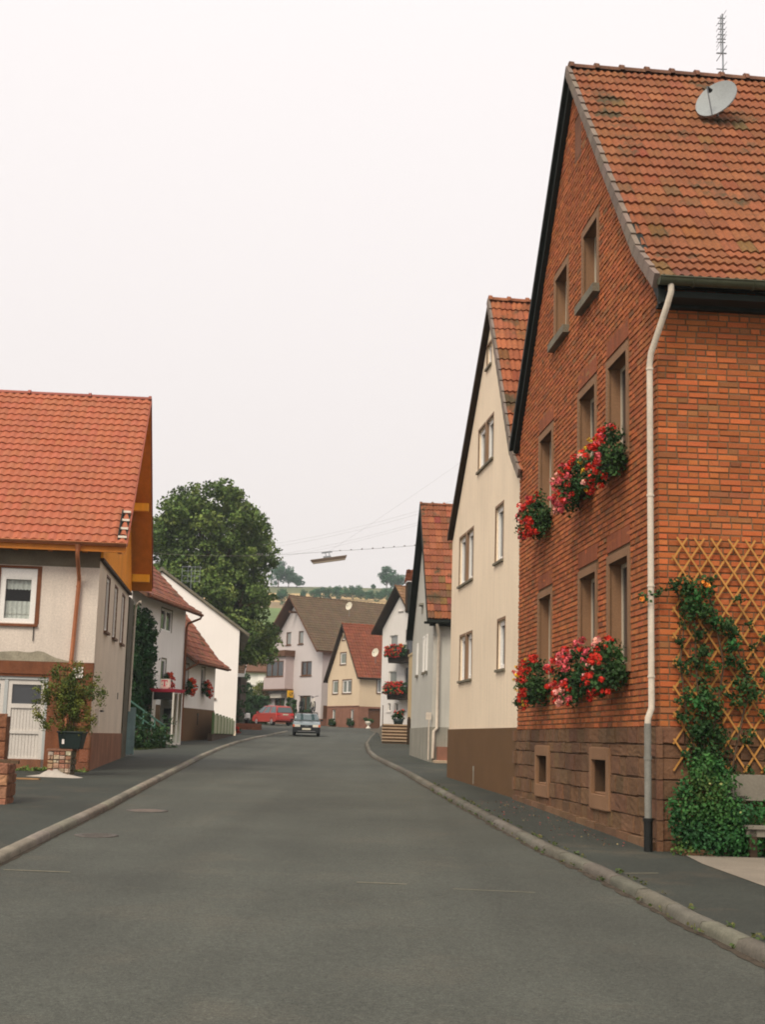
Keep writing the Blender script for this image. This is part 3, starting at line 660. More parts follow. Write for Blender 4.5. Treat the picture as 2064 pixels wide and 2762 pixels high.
# ================================================================== GREY HOUSE
def grey():
    H=thing('grey_house','grey rendered house with orange tiled roof and cream downpipe beyond the cream house','house',(1.75,43.3,.8),-4.0); z0=.8
    W=7.0; D=7.5; g=lambda s,z,d:(s,d,z); f=lambda s,z,d:(-d,-s,z)
    hs=[(1.70,2.10,3.88,5.10),(2.62,3.05,3.88,5.10),(4.80,5.20,3.88,5.0)]
    xa,za,ze=3.05,9.55,5.35
    m=MB(); panel(m,g,[(0,2.03),(W,2.03),(W,ze),(xa,za),(0,ze)],hs,.03); panel(m,f,[(0,2.03),(D,2.03),(D,ze),(0,ze)],[],0); m.build('wall','greyr',H,z0)
    m=MB(); m.box(-.02,W,-D,.03,.5,2.03); m.build('plinth','greyp',H,z0)
    for a,b,c,d in hs: window(H,z0,g,a,b,c,d,.0,'whitepvc',1,1,'glass',('greyedge',.06,.09,.05),None,fw=.06)
    q=MB(); q.mbox(g,3.35,3.95,6.22,6.30,.0,.12); q.mbox(g,3.45,3.85,5.95,6.22,.0,.02); q.build('vent_hood','greyp',H,z0)
    global WAVES; WAVES=2
    roof(H,z0,(((-.25,5.42),),((W+.1,5.35),)),(xa,9.7),.22,-D,tcol((.25,.085,.042),.22,(.04,.03,.02),.3),.22,.31,.034,('tile_moss','soffit'),.10,(.40,.10),(.28,.10,.05),('soffit',.03,.16),9); WAVES=1
    q=MB(); rows=[[(-.36+.075*math.cos(t),yy,5.33+.075*math.sin(t)) for t in [math.pi+math.pi*j/8 for j in range(9)]] for yy in (.35,-D)]; q.grid(rows); q.face(rows[0]); q.box(-.3,0,-D,.15,5.22,5.30); q.build('gutter','soffit',H,z0)
    q=MB(); q.tube([(-.36,-.05,5.28),(-.30,-.10,5.12),(-.09,-.16,4.9),(-.09,-.16,2.0),(-.09,-.06,1.9),(-.09,-.04,1.05)],.05,10); q.build('downpipe','pipewhite',H,z0)
    q=MB(); q.box(-.05,-.30+.2,.03,.20,2.25,2.48); q.tube([(-.08,.10,2.25),(-.08,.10,1.0)],.022,8); q.build('meter_box','pipewhite',H,z0)
    q=MB(); q.box(-.35,.0,-.9,-.16,1.0,1.42); q.build('red_brick_infill','redplinth',H,z0)
    q=MB(); q.box(-.50,-.02,-.95,-.10,.55,.88); q.box(-.55,.0,-1.0,-.05,.88,1.0); q.build('light_well','steps',H,z0,.02)
grey()
# ================================================================== OCHRE HOUSE (sliver) + TERRACE + STEPS
def ochre():
    H=thing('ochre_house','narrow ochre house with dark timber dormer, half hidden behind the grey house','house',(2.29,60.5,1.0),-4.0); z0=1.0
    g=lambda s,z,d:(s,d,z); W=8.2; D=6
    xa,ze,za=3.6,6.95,10.2
    m=MB(); panel(m,g,[(0,1.0),(W,1.0),(W,ze),(xa,za),(0,ze)],[],0); m.face([(0,0,1),(0,-D,1),(0,-D,ze),(0,0,ze)]); m.build('wall','yellow',H,z0)
    m=MB(); m.box(W-1.2,9.85,-.9,.02,1.0,5.85); m.box(W-1.25,9.9,-.95,.06,5.85,5.95); m.build('terrace_block','yellow',H,z0)
    roof(H,z0,(((-.2,6.8),),((W+.3,6.75),)),(xa,10.3),.12,-D,tcol((.40,.12,.05),.2,(.06,.05,.03),.2),.24,.34,.045,('tile','soffit'),.1,(.42,.11),(.36,.12,.05),('soffit',.04,.2),5)
    m=MB(); m.box(8.0,9.0,-1.2,.33,8.05,9.55); d=m.build('dormer','soffit',H,z0)
    m=MB(); 
    for k in range(5): m.tube([(8.95-.22*k,.345,8.08),(8.95-.22*k,.345,9.53)],.02,5)
    m.build('timber_battens','bark_dark',d,z0)
    m=MB(); al=Vector((0,-1,0)); tiles(m,(9.1,.42,9.58),al,(-1,0,.55),1.5,1.2,.24,.34,.05,tcol((.30,.10,.045),.2),0,5,nrm=(.5,0,.85)); m.box(7.95,9.08,-1.2,.38,9.552,9.58); m.build('dormer_roof','tile',d,z0)
    m=MB(); m.box(9.7,9.98,.07,.20,1.0,2.35); m.build('gate_post','bark_dark',H,z0)
ochre()
TB=thing('raised_terrace','raised forecourt with a low wall in front of the tall white balcony house','terrace',(0,0,0),90)
m=MB(); m.prism([(.32,69.9,1.0),(1.6,69.9,1.0),(1.9,84,1.0),(4.5,112,1.0),(-.55,112,1.0),(.15,97,1.0),(.25,84,1.0)],(0,0,1.38)); m.build('retaining_block','concrete',TB)
ST=thing('stone_steps','pale sandstone steps with a dark handrail post below the white balcony house','steps',(.3,67.9,G(68)+.12),90)
q=MB()
for k in range(6): q.box(-.03,1.28,k*.33-.07,2.4,(k+1)*.16-.06,(k+1)*.16)
q.build('treads','steps',ST,0,.008)
q=MB()
for k in range(6): q.box(0,1.25,k*.33,2.35,k*.16,(k+1)*.16-.061)
q.build('risers','riser',ST)
q=MB(); q.bar((.0,-.05,.15),(.0,-.05,1.85),.06,.06); q.bar((.0,-.05,.9),(.0,1.9,1.9),.04,.04,(1,0,0)); q.bar((.0,1.9,.9),(.0,1.9,1.9),.04,.04,(1,0,0)); q.build('handrail','bark_dark',ST)
GP=thing('gate_post','dark brown timber gate post at the right foot of the pale steps','gate post',(1.50,66.9,G(67)+.05),90)
q=MB(); q.box(0,.17,0,.2,0,1.25); q.hexa([(0,0,1.25),(.17,0,1.25),(.17,.2,1.25),(0,.2,1.25),(.05,.06,1.38),(.12,.06,1.38),(.12,.14,1.38),(.05,.14,1.38)]); q.build('post','bark_dark',GP)
q=MB(); q.box(.17,.5,.05,.12,.1,1.1); q.build('gate_panel','bark_dark',GP)
# ================================================================== WHITE BALCONY HOUSE
def r4():
    H=thing('white_gabled_house','tall white gabled house with brown roof and two balconies full of red geraniums','house',(2.841,102,2.3),-30); z0=2.3
    g=lambda s,z,d:(s,d,z); W0,W=-.6,5.13; D=8; xa,za,ze=2.3,12.8,10.15
    hs=[(2.78,4.0,8.42,9.58),(2.80,4.0,5.75,6.80),(3.62,4.04,3.75,4.36),(2.50,2.95,3.75,4.36)]
    m=MB(); panel(m,g,[(W0,2.3),(W,2.3),(W,ze),(xa,za),(W0,ze)],hs+[(-.3,1.65,7.5,9.9),(-.3,1.65,4.75,7.0)],.16); 
    m.face([(W0,0,2.3),(W0,-D,2.3),(W0,-D,ze),(W0,0,ze)]); m.face([(W,0,2.3),(W,-D,2.3),(W,-D,ze),(W,0,ze)]); m.build('wall','white',H,z0)
    for i,(a,b,c,d) in enumerate(hs): window(H,z0,g,a,b,c,d,.12,'whitepvc',1,1,'palepane' if i<2 else 'glass',('white',.06,.10,.15),None,fw=.07)
    q=MB(); q.mbox(g,1.95,2.75,11.35,11.42,0,.1); q.build('sill','white',H,z0)
    q=MB(); q.mbox(g,-.3,1.65,7.5,9.9,-.16,-.14); q.mbox(g,-.3,1.65,4.75,7.0,-.16,-.14); q.build('balcony_door','glass',H,z0)
    for zb in (7.35,4.58):
        b=MB(); b.mbox(g,-.55,2.45,zb,zb+.16,.01,1.0); bo=b.build('balcony','bark_dark',H,z0)
        b=MB()
        for s in [(-.55+.12*k) for k in range(26)]: b.mbox(g,s,s+.10,zb+.16,zb+.85,.94,.97)
        for k in range(8): b.mbox(g,2.42,2.45,zb+.16,zb+.85,.02+k*.12,.12+k*.12)
        b.mbox(g,-.55,2.46,zb+.85,zb+.92,.92,.99); b.build('balustrade','bark_dark',bo,z0)
    roof(H,z0,(((W0-.45,9.75),),((W+.70,9.85),)),(xa,13.3),.62,-D,tcol((.22,.12,.06),.12),.3,.34,.035,('tile','bark_dark'),.14,(.42,.1),(.2,.1,.05),('bark_dark',.04,.12),5)
r4()
def world_from(ox,oy,az,lx,ly):
    a=R(az); return (ox+math.sin(a)*lx-math.cos(a)*ly, oy+math.cos(a)*lx+math.sin(a)*ly)
for zb,lab in ((7.35,'upper balcony'),(4.58,'lower balcony')):
    x,y=world_from(2.841,102,-30,1.05,1.0)
    flower_box(x,y,zb+.78,-30,2.6,'long box of red geraniums on the %s of the white gabled house'%lab,'balcony flower boxes',[RED,(.55,.04,.03),RED,YEL],90,(.35,.5,.42),700,True,int(zb),.11,.16,'bark_dark')
x,y=world_from(2.841,102,-30,2.0,2.6)
PL=thing('potted_plant','dark leafy tub of red flowers at the top of the sandstone steps','potted plant',(1.15,72.5,2.38),90)
q=MB(); q.lathe([(.0,0),(.22,0),(.30,.32),(.27,.32),(.0,.30)],(0,0,0),14); q.build('tub','pot',PL)
q=MB(); 
for k in range(9): lobe(q,(random.uniform(-.25,.25),random.uniform(-.2,.2),.45+random.uniform(-.1,.22)),.2,60,.11,GR_DARK)
q.build('foliage','leaf',PL)
q=MB()
for k in range(12):
    c=(random.uniform(-.3,.3),random.uniform(-.35,-.1),random.uniform(.5,.8))
    for _ in range(8): v=Vector((random.gauss(0,1),random.gauss(0,1),random.gauss(0,1))).normalized(); leaf(q,(c[0]+v.x*.04,c[1]+v.y*.04,c[2]+v.z*.04),v,.06,jit(RED,.2),.2)
q.build('blossoms','petal',PL)
# ================================================================== APRICOT HOUSE
def orange():
    H=thing('apricot_house','apricot rendered house with red tiled roof and red sandstone ground floor','house',(-1.608,121,2.4),-26); z0=2.4
    g=lambda s,z,d:(s,d,z); f=lambda s,z,d:(-d,-s,z); W=6.95; D=9; xa,za,ze=3.5,11.8,6.95
    hs=[(4.65,5.82,5.64,6.80),(1.72,3.62,5.64,6.80),(3.05,4.30,8.28,9.30),(3.42,4.0,10.5,11.15)]; ch=[(5.05,5.80,3.15,4.18),(1.08,1.76,3.15,4.16)]
    m=MB(); panel(m,g,[(0,4.43),(W,4.43),(W,ze),(xa,za),(0,ze)],hs,.10); panel(m,f,[(0,4.43),(D,4.43),(D,ze),(0,ze)],[(1.75,2.9,5.68,6.85)],.10); m.face([(W,0,2.4),(W,-D,2.4),(W,-D,ze),(W,0,ze)]); m.build('wall','orangewall',H,z0)
    m=MB(); panel(m,g,[(-.01,2.3),(W,2.3),(W,4.43),(-.01,4.43)],ch,.15); panel(m,f,[(0,2.3),(D,2.3),(D,4.43),(0,4.43)],[(.95,2.25,2.3,4.27)],.2); m.mbox(g,-.05,W+.03,4.43,4.50,0,.05,0); m.build('ground_floor_wall','redplinth',H,z0)
    for a,b,c,d in hs: window(H,z0,g,a,b,c,d,.06,'whitepvc',2 if b-a>1.5 else 1,1,'palepane',('brownwood',.06,.08,.08),('brownwood',.09,.015),fw=.10,mull=.09)
    window(H,z0,f,1.75,2.9,5.68,6.85,.06,'whitepvc',1,1,'palepane',('brownwood',.06,.08,.08),('brownwood',.09,.015),fw=.10)
    for a,b,c,d in ch: window(H,z0,g,a,b,c,d,.12,'whitepvc',1,1,'palepane',None,None,fw=.10)
    q=MB(); q.mbox(f,.95,2.25,2.3,4.27,-.2,-.15); q.build('door','brownwood',H,z0)
    roof(H,z0,(((-.30,6.95),),((W+.28,6.78),)),(xa,11.97),.32,-D,tcol((.185,.055,.028),.13),.27,.36,.04,('tile','bark_dark'),.12,(.42,.1),(.28,.07,.03),('bark_dark',.05,.16),5)
    q=MB(); q.tube([(-.38,.3,6.92),(-.38,-D,6.92)],.07,8); q.build('gutter','bark_dark',H,z0)
    return H
orange()
for k,(s,lab) in enumerate(((5.4,'left'),(1.4,'right'))):
    x,y=world_from(-1.608,121,-26,s,.0)
    flower_box(x,y,2.95,-26,1.0,'dark planted box under the %s cellar window of the apricot house'%lab,'cellar window boxes',[(.02,.05,.015)],6,(.3,.4,.3),260,True,70+k,.05,.13)
x,y=world_from(-1.608,121,0,.0,0); 
U=thing('garden_urn','pale stone urn with a green plant before the apricot house','urn',(-.72,119.3,G(119.3)+.01),90)
q=MB(); q.lathe([(0,0),(.22,0),(.20,.08),(.09,.16),(.08,.30),(.22,.42),(.30,.62),(.26,.62),(0,.58)],(0,0,0),14); q.build('bowl','signwhite',U)
q=MB(); 
for k in range(6): lobe(q,(random.uniform(-.3,.3),random.uniform(-.2,.2),.75+random.uniform(-.1,.15)),.22,50,.13,GR_DARK)
q.build('foliage','leaf',U)
x,y=world_from(-1.608,121,64,.95,2.2)   # dish on the apricot roof
sat_dish((-.30,120.6,9.20),(-.6,-.75,.25),.36,'pale satellite dish on the red roof of the apricot house',[(.05,.1,-.35),(.05,.25,-.95)],'paledish',.9)
# ================================================================== LILAC HOUSE (post office)
def lilac():
    H=thing('lilac_house','large pale lilac house with brown roof, pink bay window and yellow post sign','house',(-5.31,129,2.8),-35); z0=2.8
    g=lambda s,z,d:(s,d,z); f=lambda s,z,d:(-d,-s,z); W=9.0; D=16; xa,za=4.95,14.9
    hs=[(5.92,6.85,10.55,11.82),(3.60,4.52,10.55,11.82),(1.9,3.86,7.45,8.84),(6.7,8.6,3.9,5.55),(5.35,6.22,3.25,5.55),(1.9,3.85,3.9,5.55)]
    m=MB(); panel(m,g,[(0,3.35),(W,3.35),(W,11.0),(xa,za),(0,10.05)],hs,.14); panel(m,f,[(0,3.35),(D,3.35),(D,10.0),(0,10.0)],[],0); m.box(W,W+1.0,-6,-.02,2.8,8.2); m.build('wall','lilac',H,z0)
    m=MB(); m.box(-.04,W+.02,-D,.04,2.3,3.35); m.build('plinth','redplinth',H,z0)
    for i,(a,b,c,d) in enumerate(hs):
        if i==4: q=MB(); q.mbox(g,a,b,c,d,-.14,-.10); q.mbox(g,a-.35,a-.05,c,d,-.0,.02); q.build('door','glass',H,z0); continue
        window(H,z0,g,a,b,c,d,.10,'brownwood',2 if b-a>1.2 else 1,1,'palepane' if i<2 else 'glass',('brownwood',.08,.08,.08),None,fw=.10,mull=.06)
    # pink bay
    m=MB(); m.mbox(g,5.2,9.3,6.2,7.38,.01,.95); m.mbox(g,5.2,5.55,7.38,9.35,.01,.95); m.mbox(g,5.55,9.3,8.95,9.35,.01,.95); b=m.build('bay','pink',H,z0)
    window(b,z0,g,5.58,8.9,7.40,8.93,-.90,'brownwood',3,1,'glass',('brownwood',.96,.08,.05),None,fw=.08,mull=.06)
    m=MB(); m.mbox(g,5.0,9.5,9.35,9.95,.01,1.2); m.build('bay_roof','brownwood',b,z0)
    m=MB(); m.mbox(g,5.1,9.4,6.05,6.195,.01,1.0); m.build('bay_base_trim','brownwood',b,z0)
    roof(H,z0,(((-.45,9.72),),((W+.35,11.25),)),(xa,15.3),.95,-D,tcol((.118,.080,.048),.10),.30,.36,.035,('tile','brownwood'),.14,(.45,.1),(.115,.075,.045),('brownwood',.05,.18),4)
    for zz,s0,s1 in ((13.7,4.85,5.05),):
        q=MB(); q.mbox(g,s0,s1,zz-.1,zz+.1,.0,.9); q.build('purlin_end','brownwood',H,z0)
    q=MB(); q.mbox(g,6.6,8.7,5.35,5.75,.01,.5); q.build('awning','signwhite',H,z0)
    q=MB(); q.box(-.03,.02,-1.4,-.25,2.9,4.6); q.build('side_gate','brownwood',H,z0)
lilac()
x,y=world_from(-5.31,129,-35,4.75,.55)
S=thing('post_sign','square yellow sign with a black post horn projecting from the lilac house','sign',(x,y,5.35),52)
q=MB(); q.box(-.34,.34,-.05,.05,0,.68); q.build('sign_box','signyellow',S,0,.01)
q=MB(); pts=[(.17*math.cos(t)*1.0,-.056,.34+.13*math.sin(t)) for t in [R(200+ k*20) for k in range(15)]]
q.tube(pts,.022,6); q.tube([(-.20,-.056,.42),(-.05,-.056,.30),(.02,-.056,.28)],[.012,.016,.022],6); q.tube([(.12,-.056,.24),(.19,-.056,.40),(.25,-.056,.47)],[.02,.03,.06],8); q.build('horn_emblem','black',S)
q=MB(); q.tube([(.0,.0,.34),(.0,.5,.34)],.03,6); q.build('bracket','black',S)
sat_dish((-3.0,130.1,14.2),(-.6,-.75,.25),.37,'cream satellite dish high on the brown roof of the lilac house',[(.05,.15,-.35),(.05,.25,-1.0)],'paledish',.9)
V=thing('climbing_shrub','dark shrub trained beside the shop door of the lilac house','shrub',(-8.0,127.3,2.65),90)
q=MB()
for k in range(22): lobe(q,(random.uniform(-.35,.35),random.uniform(-.3,.3),.15+k*.11),.30-.006*k,70,.17,GR_DARK)
q.build('foliage','leaf',V)
V=thing('window_planter','rust brown trough of flowers under the right shop window of the lilac house','planter',(-6.55,127.6,3.2),-35)
q=MB(); q.box(-1.0,.9,.0,.35,.25,.62); q.build('trough','redplinth',V)
q=MB()
for k in range(8): lobe(q,(-.9+k*.24,.2,.78),.2,50,.14,GR_DARK)
q.build('foliage','leaf',V)
# ================================================================== HOUSE WITH NEW RED ROOF (left foreground)
def left_house():
    H=thing('corner_house','white stucco house with new red roof, orange boarded gable and copper downpipe','house',(-6.6,31.5,.6),-5.5); z0=.6
    g=lambda s,z,d:(s,-d,z); f=lambda s,z,d:(-d,s,z); W=8.0; D=9; xa,ze,za=4.1,5.62,9.9
    sw=[(1.68,2.50,4.04,5.37),(3.80,4.58,4.03,5.36),(5.95,6.75,4.03,5.36)]
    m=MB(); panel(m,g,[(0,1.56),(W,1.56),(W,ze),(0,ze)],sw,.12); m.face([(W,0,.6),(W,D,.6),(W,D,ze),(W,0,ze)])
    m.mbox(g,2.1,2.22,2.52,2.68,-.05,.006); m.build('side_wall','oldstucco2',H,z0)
    fw=(1.42,2.26,4.03,5.30)
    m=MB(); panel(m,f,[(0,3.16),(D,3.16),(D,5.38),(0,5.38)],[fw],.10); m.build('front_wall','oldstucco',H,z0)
    m=MB(); panel(m,f,[(0,5.38),(D,5.38),(D,5.95),(0,5.95)],[],0); m.mbox(f,.0,D,5.375,5.40,.0,.012); m.build('cement_frieze','greyedge',H,z0)
    m=MB(); m.mbox(f,.0,D,2.86,3.15,-.15,.025); m.build('lintel_beam','rustpaint',H,z0)
    m=MB(); panel(m,f,[(.0,.5),(D,.5),(D,2.86),(.0,2.86)],[(1.0,4.2,.52,2.80)],.25); m.build('ground_floor_wall','rustpaint',H,z0)
    m=MB(); m.mbox(g,-.03,W+.02,.3,1.56,-.1,.03); m.build('plinth','rustplinth',H,z0)
    m=MB(); rr=[(.55,.9),(.9,1.2),(1.2,1.48)]
    for k,(a,b) in enumerate(rr): m.box(-.05,.0,-.05,(.30,.2,.32)[k],a,b-.015,0,jit((.22,.09,.05),.15)); m.box(-.05,(.25,.4,.2)[k],-.05,.0,a,b-.015,0,jit((.22,.10,.055),.15))
    m.build('corner_stones','sandstone',H,z0)
    for a,b,c,d in sw: window(H,z0,g,a,b,c,d,.06,'whitepvc',1,1,'palepane',('brownwood',.08,.06,.05),('brownwood',.05,.01),fw=.08)
    for s,z in ((2.15,2.6),(6.3,2.58)):
        q=MB(); q.mbox(g,s-.07,s+.07,z-.09,z+.09,-.01,.012); q.build('vent_hole','black',H,z0)
    q=MB(); q.mbox(g,.80,1.05,1.72,2.12,.001,.10); q.build('meter_box','oldstucco',H,z0); 
    q=MB(); q.mbox(g,1.0,1.35,2.06,2.10,.0,.16); q.build('hook','black',H,z0)
    # front window with roller-blind box and nets behind a clear pane
    a,b,c,d=fw; m=MB()
    m.mbox(f,a,a+.13,c,d,-.09,-.02); m.mbox(f,b-.13,b,c,d,-.09,-.02); m.mbox(f,a+.13,b-.13,c,c+.10,-.09,-.02); m.mbox(f,a+.13,b-.13,d-.26,d,-.09,-.02)
    m.mbox(f,a+.10,b-.10,d-.225,d-.205,-.03,-.012); m.mbox(f,a+.10,b-.10,d-.19,d-.175,-.03,-.012)
    w=m.build('window','whitepvc',H,z0,.004)
    p=MB(); p.face([f(a+.1,c+.05,-.06),f(b-.1,c+.05,-.06),f(b-.1,d-.2,-.06),f(a+.1,d-.2,-.06)]); p.build('pane','cglass',w,z0)
    def net(zlo,zhi,sc):
        p=MB(); rows=[]
        for r in range(2):
            row=[]
            for k in range(41):
                s=a+.11+(b-a-.22)*k/40; z=(zhi if r else zlo+ (.022*abs(math.sin(k*math.pi/5)) if sc else 0)); row.append(f(s,z,-.12+.012*math.sin(k*.9)))
            rows.append(row)
        p.grid(rows); p.build('net_curtain','curtain',w,z0)
    net(4.80,5.06,True); net(4.10,4.54,False)
    p=MB()
    for k in range(6): p.tube([f(a+.16+.105*k+.04*math.cos(t),4.27+.035*math.sin(t),-.103) for t in [R(190+k2*20) for k2 in range(9)]],.009,4)
    p.build('curtain_scallops','garage',w,z0)
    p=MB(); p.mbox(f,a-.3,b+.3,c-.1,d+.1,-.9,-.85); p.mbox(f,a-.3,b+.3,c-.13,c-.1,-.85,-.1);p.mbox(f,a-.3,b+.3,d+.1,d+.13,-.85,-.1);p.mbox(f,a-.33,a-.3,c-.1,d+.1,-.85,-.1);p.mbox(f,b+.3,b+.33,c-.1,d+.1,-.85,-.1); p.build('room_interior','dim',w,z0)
    p=MB(); p.mbox(f,a-.10,a,c-.02,d+.06,-.02,.012); p.mbox(f,b,b+.10,c-.02,d+.06,-.02,.012); p.mbox(f,a,b,d,d+.06,-.02,.012); p.build('surround','rustpaint',w,z0)
    p=MB(); p.mbox(f,a-.08,b+.10,c-.085,c-.025,-.02,.06); p.build('sill','rustpaint',w,z0)
    p=MB(); p.tube([f(a+.0,3.96,.03),f(a+.0,3.62,.03)],.012,5); p.build('cable','black',H,z0)
    # damp patch of bare render above the beam
    p=MB(); pts=[(.55,3.155)]
    for k in range(26): pts.append((.55+k*.15,3.155+.22*min(1,k/4)+random.uniform(-.035,.035)))
    pts.append((.55+25*.15,3.155)); p.face([f(s,z,.005) for s,z in pts]); p.build('damp_patch','damp',H,z0)
    # garage leaves
    for s0 in (1.07,2.0):
        s1=s0+.84; m=MB()
        m.mbox(f,s0,s0+.09,.93,2.72,-.12,-.06); m.mbox(f,s1-.09,s1,.93,2.72,-.12,-.06); m.mbox(f,s0+.09,s1-.09,2.62,2.72,-.12,-.06); m.mbox(f,s0+.09,s1-.09,2.08,2.18,-.12,-.06); m.mbox(f,s0+.09,s1-.09,1.50,1.57,-.12,-.062); m.mbox(f,s0+.09,s1-.09,.93,.97,-.12,-.06)
        m.mbox(f,s0+.09,s1-.09,.97,2.08,-.12,-.10)
        for k in range(9): m.mbox(f,s0+.10+k*.073,s0+.10+k*.073+.055,.97,2.08,-.10,-.088)
        dr=m.build('garage_door','garage',H,z0)
        p=MB(); p.mbox(f,s0+.09,s1-.09,2.18,2.62,-.11,-.10); p.build('pane','glass',dr,z0)
    m=MB(); m.mbox(f,1.0,1.065,.6,2.80,-.18,-.03); m.mbox(f,1.915,1.995,.6,2.80,-.16,-.04); m.mbox(f,1.065,4.2,2.73,2.80,-.18,-.03); m.build('garage_frame','garageframe',H,z0)
    m=MB(); m.mbox(f,1.0,4.2,.5,.93,-.25,-.03); m.build('garage_threshold','rustplinth',H,z0)
    m=MB(); m.mbox(f,.23,.47,2.80,3.05,.03,.045); m.build('notice_plate','barnwhite',H,z0)
    # boarded gable
    m=MB(); m.prism([(.02,-.065,ze),(W-.02,-.065,ze),(W-.02,-.065,ze+.2),(xa,-.065,za+.15),(.02,-.065,ze+.2)],(0,.06,0)); gb_=m.build('boarded_gable','larch',H,z0)
    m=MB()
    for k in range(52):
        x=.08+k*.152; h=ze+.15+(xa-abs(x-xa))*(za-ze)/xa
        m.box(x,x+.018,-.072,-.064,ze,max(ze+.05,h-.05))
    m.build('board_joints','larch2',gb_,z0)
    m=MB(); m.box(-.02,W+.02,-.09,-.0,ze-.07,ze-.002); m.build('drip_board','bark_dark',H,z0)
    for x,z in ((6.25,8.0),(8.05,6.18)):
        m=MB(); m.box(x-.10,x+.12,-.56,-.07,z-.22,z); m.build('purlin_end','larch',H,z0)
    r=roof(H,z0,(((-.48,5.90),),((W+.50,5.88),)),(xa,10.5),-.62,D,tcol((.355,.110,.055),.03),.20,.288,.036,('tile_new','larch2'),.14,(1.6,.10),(.27,.080,.055),('redverge',.035,.06),8)
    m=MB()
    m.prism([(-.42,-.612,6.02),(.32,-.612,6.76),(.32,-.612,6.66),(-.42,-.612,5.92)],(0,.20,0)); m.prism([(-.42,-.44,6.14),(.30,-.44,6.85),(.30,-.44,6.70),(-.42,-.44,6.0)],(0,.03,0))
    m.build('open_batten_corner','soffit',r,z0)
    m=MB()
    for k in range(4): m.bar((-.40+.23*k,-.615,6.08+.235*k),(-.40+.23*k,-.42,6.08+.235*k),.05,.05,(1,0,0))
    m.build('battens','signwhite',r,z0)
    m=MB(); m.box(-.50,-.44,-.62,D,5.70,5.88)
    for k in range(11): m.box(-.44,-.02,-.5+k*.8,-.40+k*.8,5.72,5.80)
    m.build('fascia','larch2',r,z0)
    m=MB(); rows=[[(-.56+.075*math.cos(t),yy,5.90+.075*math.sin(t)) for t in [math.pi+math.pi*j/8 for j in range(9)]] for yy in (-.64,D)]; m.grid(rows); m.face(rows[0]); m.grid([[(x,y,z+.004) for x,y,z in r_] for r_ in rows]); m.tube([(-.635,-.64,5.90),(-.635,D,5.90)],.01,5); m.build('gutter','copper',H,z0)
    m=MB(); m.tube([(-.55,.47,5.84),(-.55,.47,5.62),(-.50,.46,5.50),(-.12,.45,5.12),(-.09,.45,5.0),(-.09,.51,3.2),(-.09,.53,1.6)],.048,12); m.tube([(-.09,.455,4.9),(-.09,.456,4.93)],.058,12); m.lathe([(.05,5.74),(.075,5.84)],(-.55,.47,0),12); m.build('downpipe','copper',H,z0)
left_house()
def w(lx,ly): return world_from(-6.6,31.5,-5.5,lx,ly)
x,y=w(8.05,0); AX=thing('old_annex','narrow dark annex wall with a pale downpipe behind the corner house','annex',(x,y,.7),-5.5)
q=MB(); q.box(.02,1.55,-.03,6,-.3,4.85); q.build('wall','annexwall',AX)
q=MB(); q.tube([(1.1,-.25,4.82),(1.45,-.12,4.75),(1.52,-.08,4.6),(1.52,-.06,1.55)],.036,8); q.build('downpipe','pipewhite',AX)
GT=thing('metal_gate_leaf','narrow faded blue metal gate leaf standing open beside the old annex','gate',(-7.68,41.2,.92),88)
q=MB(); q.box(0,.40,0,.03,.05,1.45); 
for k in range(3): q.box(.02+k*.14,.08+k*.14,-.012,.0,.30,1.40)
q.box(0,.4,-.02,.0,.27,.31); q.box(0,.4,-.02,0,1.38,1.45); q.build('leaf_panel','bluegate',GT)
q=MB(); q.box(-.03,.0,-.01,.04,-.1,1.5); q.build('hinge_post','bark_dark',GT)
# ------------------------------------------------------------------ rubble pier, tub, shrub, sack, sticks, garden wall
P=thing('rubble_pier','short rubble masonry pier carrying the shrub tub before the garage','pier',(-6.98,29.2,.64),90)
q=MB(); q.box(.03,.47,.03,.52,0,.55,0,(.16,.12,.09)); 
mfp=lambda s,z,d:(s,-d+.02,z); 
for r0_,r1_ in ((0,.10),(.10,.19),(.19,.30),(.30,.37),(.37,.46),(.46,.56)):
    for c_ in range(4): blocks(q,mfp,[r0_,r1_+random.uniform(-.012,.012)],(c_*.125,c_*.125+.125),[],random.choice([(.42,.33,.24),(.34,.17,.11),(.46,.38,.29),(.38,.24,.16)]),.02,.06,.16)
mfp=lambda s,z,d:(.48+d,s,z); blocks(q,mfp,[0,.14,.26,.4,.56],(0,.52),[],(.13,.11,.075),.02,.1,.3)  # side stones coloured darker, the pier's shaded side put into the colour
q.box(-.02,.52,-.02,.55,.56,.60,0,(.22,.11,.07)); q.build('masonry','rubble',P)
T=thing('plant_tub','dark green rectangular tub with a white sticker standing on the rubble pier','tub',(-6.80,29.45,1.245),90)
q=MB(); q.hexa([(.05,-.2,0),(.47,-.2,0),(.47,.2,0),(.05,.2,0),(.0,-.24,.33),(.53,-.24,.33),(.53,.24,.33),(.0,.24,.33)]); q.box(-.02,.55,-.26,.26,.33,.37); q.build('body','pot',T,0,.01)
q=MB(); q.face([(.10,-.225,.10),(.15,-.225,.10),(.15,-.232,.20),(.10,-.232,.20)]); q.build('sticker','barnwhite',T)
SH=thing('tub_shrub','light green airy shrub growing in the dark tub by the garage','shrub',(-6.58,29.45,1.55),90)
q=MB()
random.seed(21)
LG=[(.110,.130,.022),(.085,.112,.022),(.145,.145,.026),(.060,.090,.018)]
for _ in range(180):
    v=Vector((random.gauss(0,.33),random.gauss(0,.28),random.gauss(0,.36))); 
    if v.length>.75: v*=.75/v.length
    lobe(q,(v.x*1.02-.05,v.y,.74+v.z*1.0),.13,44,.05,LG,1,.2)
for cx,cz in ((-.18,1.42),(-.05,1.55),(.05,1.36),(-.62,.75),(-.6,.9),(.6,.95),(.62,.62),(-.55,.5),(-.25,1.35),(.35,1.3)): lobe(q,(cx,0,cz),.12,16,.045,LG,1,.2)
